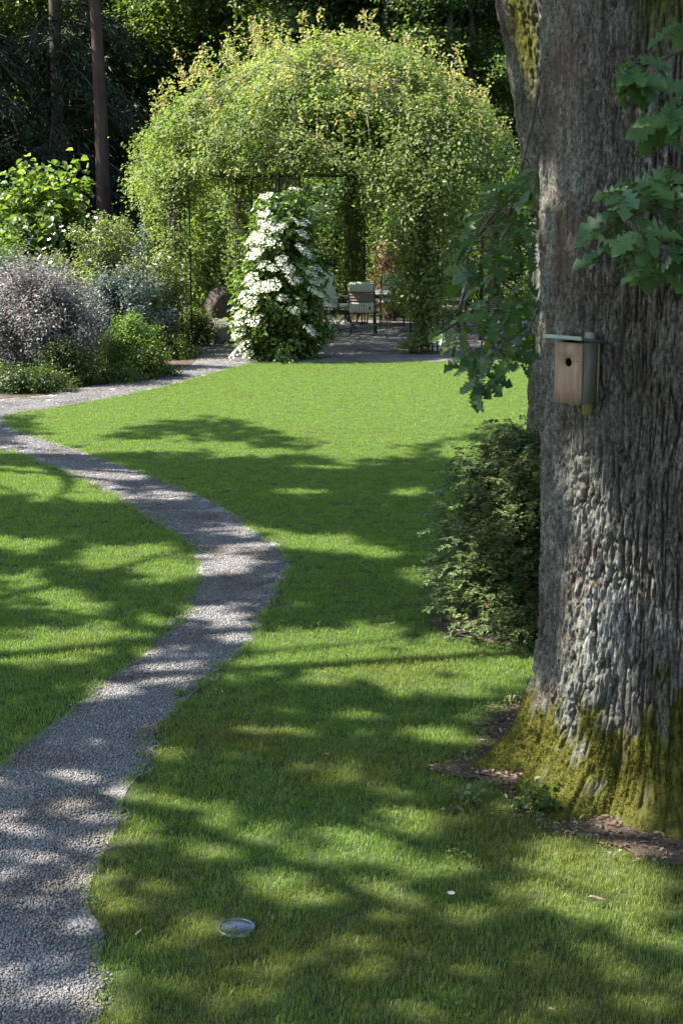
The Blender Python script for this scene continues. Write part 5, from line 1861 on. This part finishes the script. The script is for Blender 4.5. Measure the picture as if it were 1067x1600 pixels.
# ------------------------------------------------------------------ litter and small things on the ground
rng = np.random.default_rng(606)
n = 5200
th = rng.uniform(0, 2 * math.pi, n)
r = base_r(th) * .85 + (soil_ring(th) - base_r(th) * .85 + .04) * rng.uniform(0, 1, n)
P = np.column_stack([OAK[0] + r * np.cos(th), OAK[1] + r * np.sin(th), .016 + np.abs(rng.normal(0, .004, n))])
P2 = np.column_stack([YEW[0] + rng.normal(0, .4, 1200), YEW[1] + rng.normal(0, .38, 1200), np.full(1200, .02)])
P = np.vstack([P, P2])
Pp = np.column_stack([rng.uniform(-3, 3, 260), rng.uniform(4.2, 13, 260), np.full(260, .045)])
Pp[poly_in(Pp[:, :2], path_poly), 2] = .022
P = np.vstack([P, Pp])
nn = unit(np.array([0, 0, 1.0]) + rng.normal(0, .35, (len(P), 3)))
L = rng.uniform(.008, .045, len(P))
V, F, k = leaf_arrays(P, nn, rng.normal(0, 1, (len(P), 3)), L, np.minimum(L * rng.uniform(.12, .8, len(P)), .016), 'rhomb', .15)
mk('leaf_litter', V, F, M['dry_leaf'], None, {'rnd': np.tile(rng.uniform(0, 1, len(P)), k)})['kind'] = 'stuff'


def weed(name, label, c, n, size, hgt, spread, seed, mat='mid_leaf'):
    r = np.random.default_rng(seed)
    root = empty(name, (c[0], c[1], c[2]), label, 'weed')
    mb = MB()
    Ps = []
    for k in range(n):
        e = c + np.array([r.normal(0, spread), r.normal(0, spread), hgt * r.uniform(.4, 1)])
        b = bez(c + np.array([*r.normal(0, spread * .4, 2), 0]), (c + e) / 2 + np.array([0, 0, hgt * .2]), e, 6)
        mb.tube(b, .0016, 4, False)
        for q in range(6):
            Ps.append(b[r.integers(2, 6)] + r.normal(0, .008, 3))
    mb.build('stem', M['twig'], root)
    P = np.array(Ps)
    leaves('foliage', P, unit(r.normal(0, 1, P.shape)), size, .65, M[mat], root, r, 'oval', upb=.6)


weed('nettle_weed', 'leafy weed clump at the mossy foot of the thick oak', G(845, 1272), 34, .035, .14, .085, 1, 'mid_leaf')
weed('small_weed', 'pale leaved weed sprig at the edge of the oak soil patch', G(812, 1268), 8, .035, .06, .04, 2, 'pale_rose_leaf')
weed('bark_sprig', 'tiny sprig growing on the buttress root of the thick oak', np.array([.80, 7.02, .33]), 7, .014, .10, .02, 3, 'pale_rose_leaf')
weed('path_weed', 'tiny green weed at the gravel edge beside the lawn', G(285, 1090), 5, .02, .05, .02, 4, 'box_leaf')
weed('clover_weed', 'small clover sprig standing out of the lawn', G(268, 1302), 6, .022, .06, .02, 5, 'box_leaf')
weed('edge_weed', 'pale weed tuft where lawn meets the oak litter', G(735, 1262), 12, .028, .07, .05, 6, 'pale_rose_leaf')
dz = G(704, 1416)
da = empty('daisy', (dz[0], dz[1], 0), 'single white daisy in the shaded lawn', 'flower')
MB().tube([dz, dz + np.array([0, 0, .055])], .0015, 5).build('stem', M['mid_leaf'], da)
Vs, Fs = [], []
for k in range(14):
    a = k * 2 * math.pi / 14
    c_, s_ = math.cos(a), math.sin(a)
    t_ = np.array([-s_, c_, 0])
    d_ = np.array([c_, s_, .15])
    b = dz + np.array([0, 0, .056])
    Vs += [b, b + d_ * .012 + t_ * .003, b + d_ * .018, b + d_ * .012 - t_ * .003]
    Fs.append([4 * k, 4 * k + 1, 4 * k + 2, 4 * k + 3])
mk('petal', np.array(Vs), np.array(Fs), M['petal'], da, {'rnd': np.full(14, .9)})
fl_mesh = oak_leaf_mesh('fallen_leaf', 77, M['dry_leaf'])
for i, (x, y, lb) in enumerate(((917, 1420, 'dry curled brown oak leaf lying in the sunlit lawn'), (950, 1352, 'pale dry leaf lying near the litter of the thick oak'), (242, 1270, 'pale dry leaf near the gravel edge of the lawn'), (226, 1470, 'grey dry leaf between the ground light and path'))):
    c = G(x, y)
    f = bpy.data.objects.new('fallen_leaf', fl_mesh)
    COL.objects.link(f)
    f.location = (c[0], c[1], .05)
    f.rotation_euler = (.2 * i, -.15, 1.3 * i)
    f.scale = (.07 if i == 0 else .045,) * 3
    tag(f, lb, 'leaf')
# twigs on path and litter
for i, (x0, y0, x1, y1, lb) in enumerate(((140, 1338, 185, 1322, 'thin dry twig lying across the gravel edge'), (930, 1288, 955, 1306, 'pale dry twig on the oak litter'))):
    a, b = G(x0, y0, .022), G(x1, y1, .022)
    tw = MB().tube(bez(a, (a + b) / 2 + np.array([.01, .012, .006]), b, 6), .003, 6).build('fallen_twig', M['lath'])
    tag(tw, lb, 'twig')
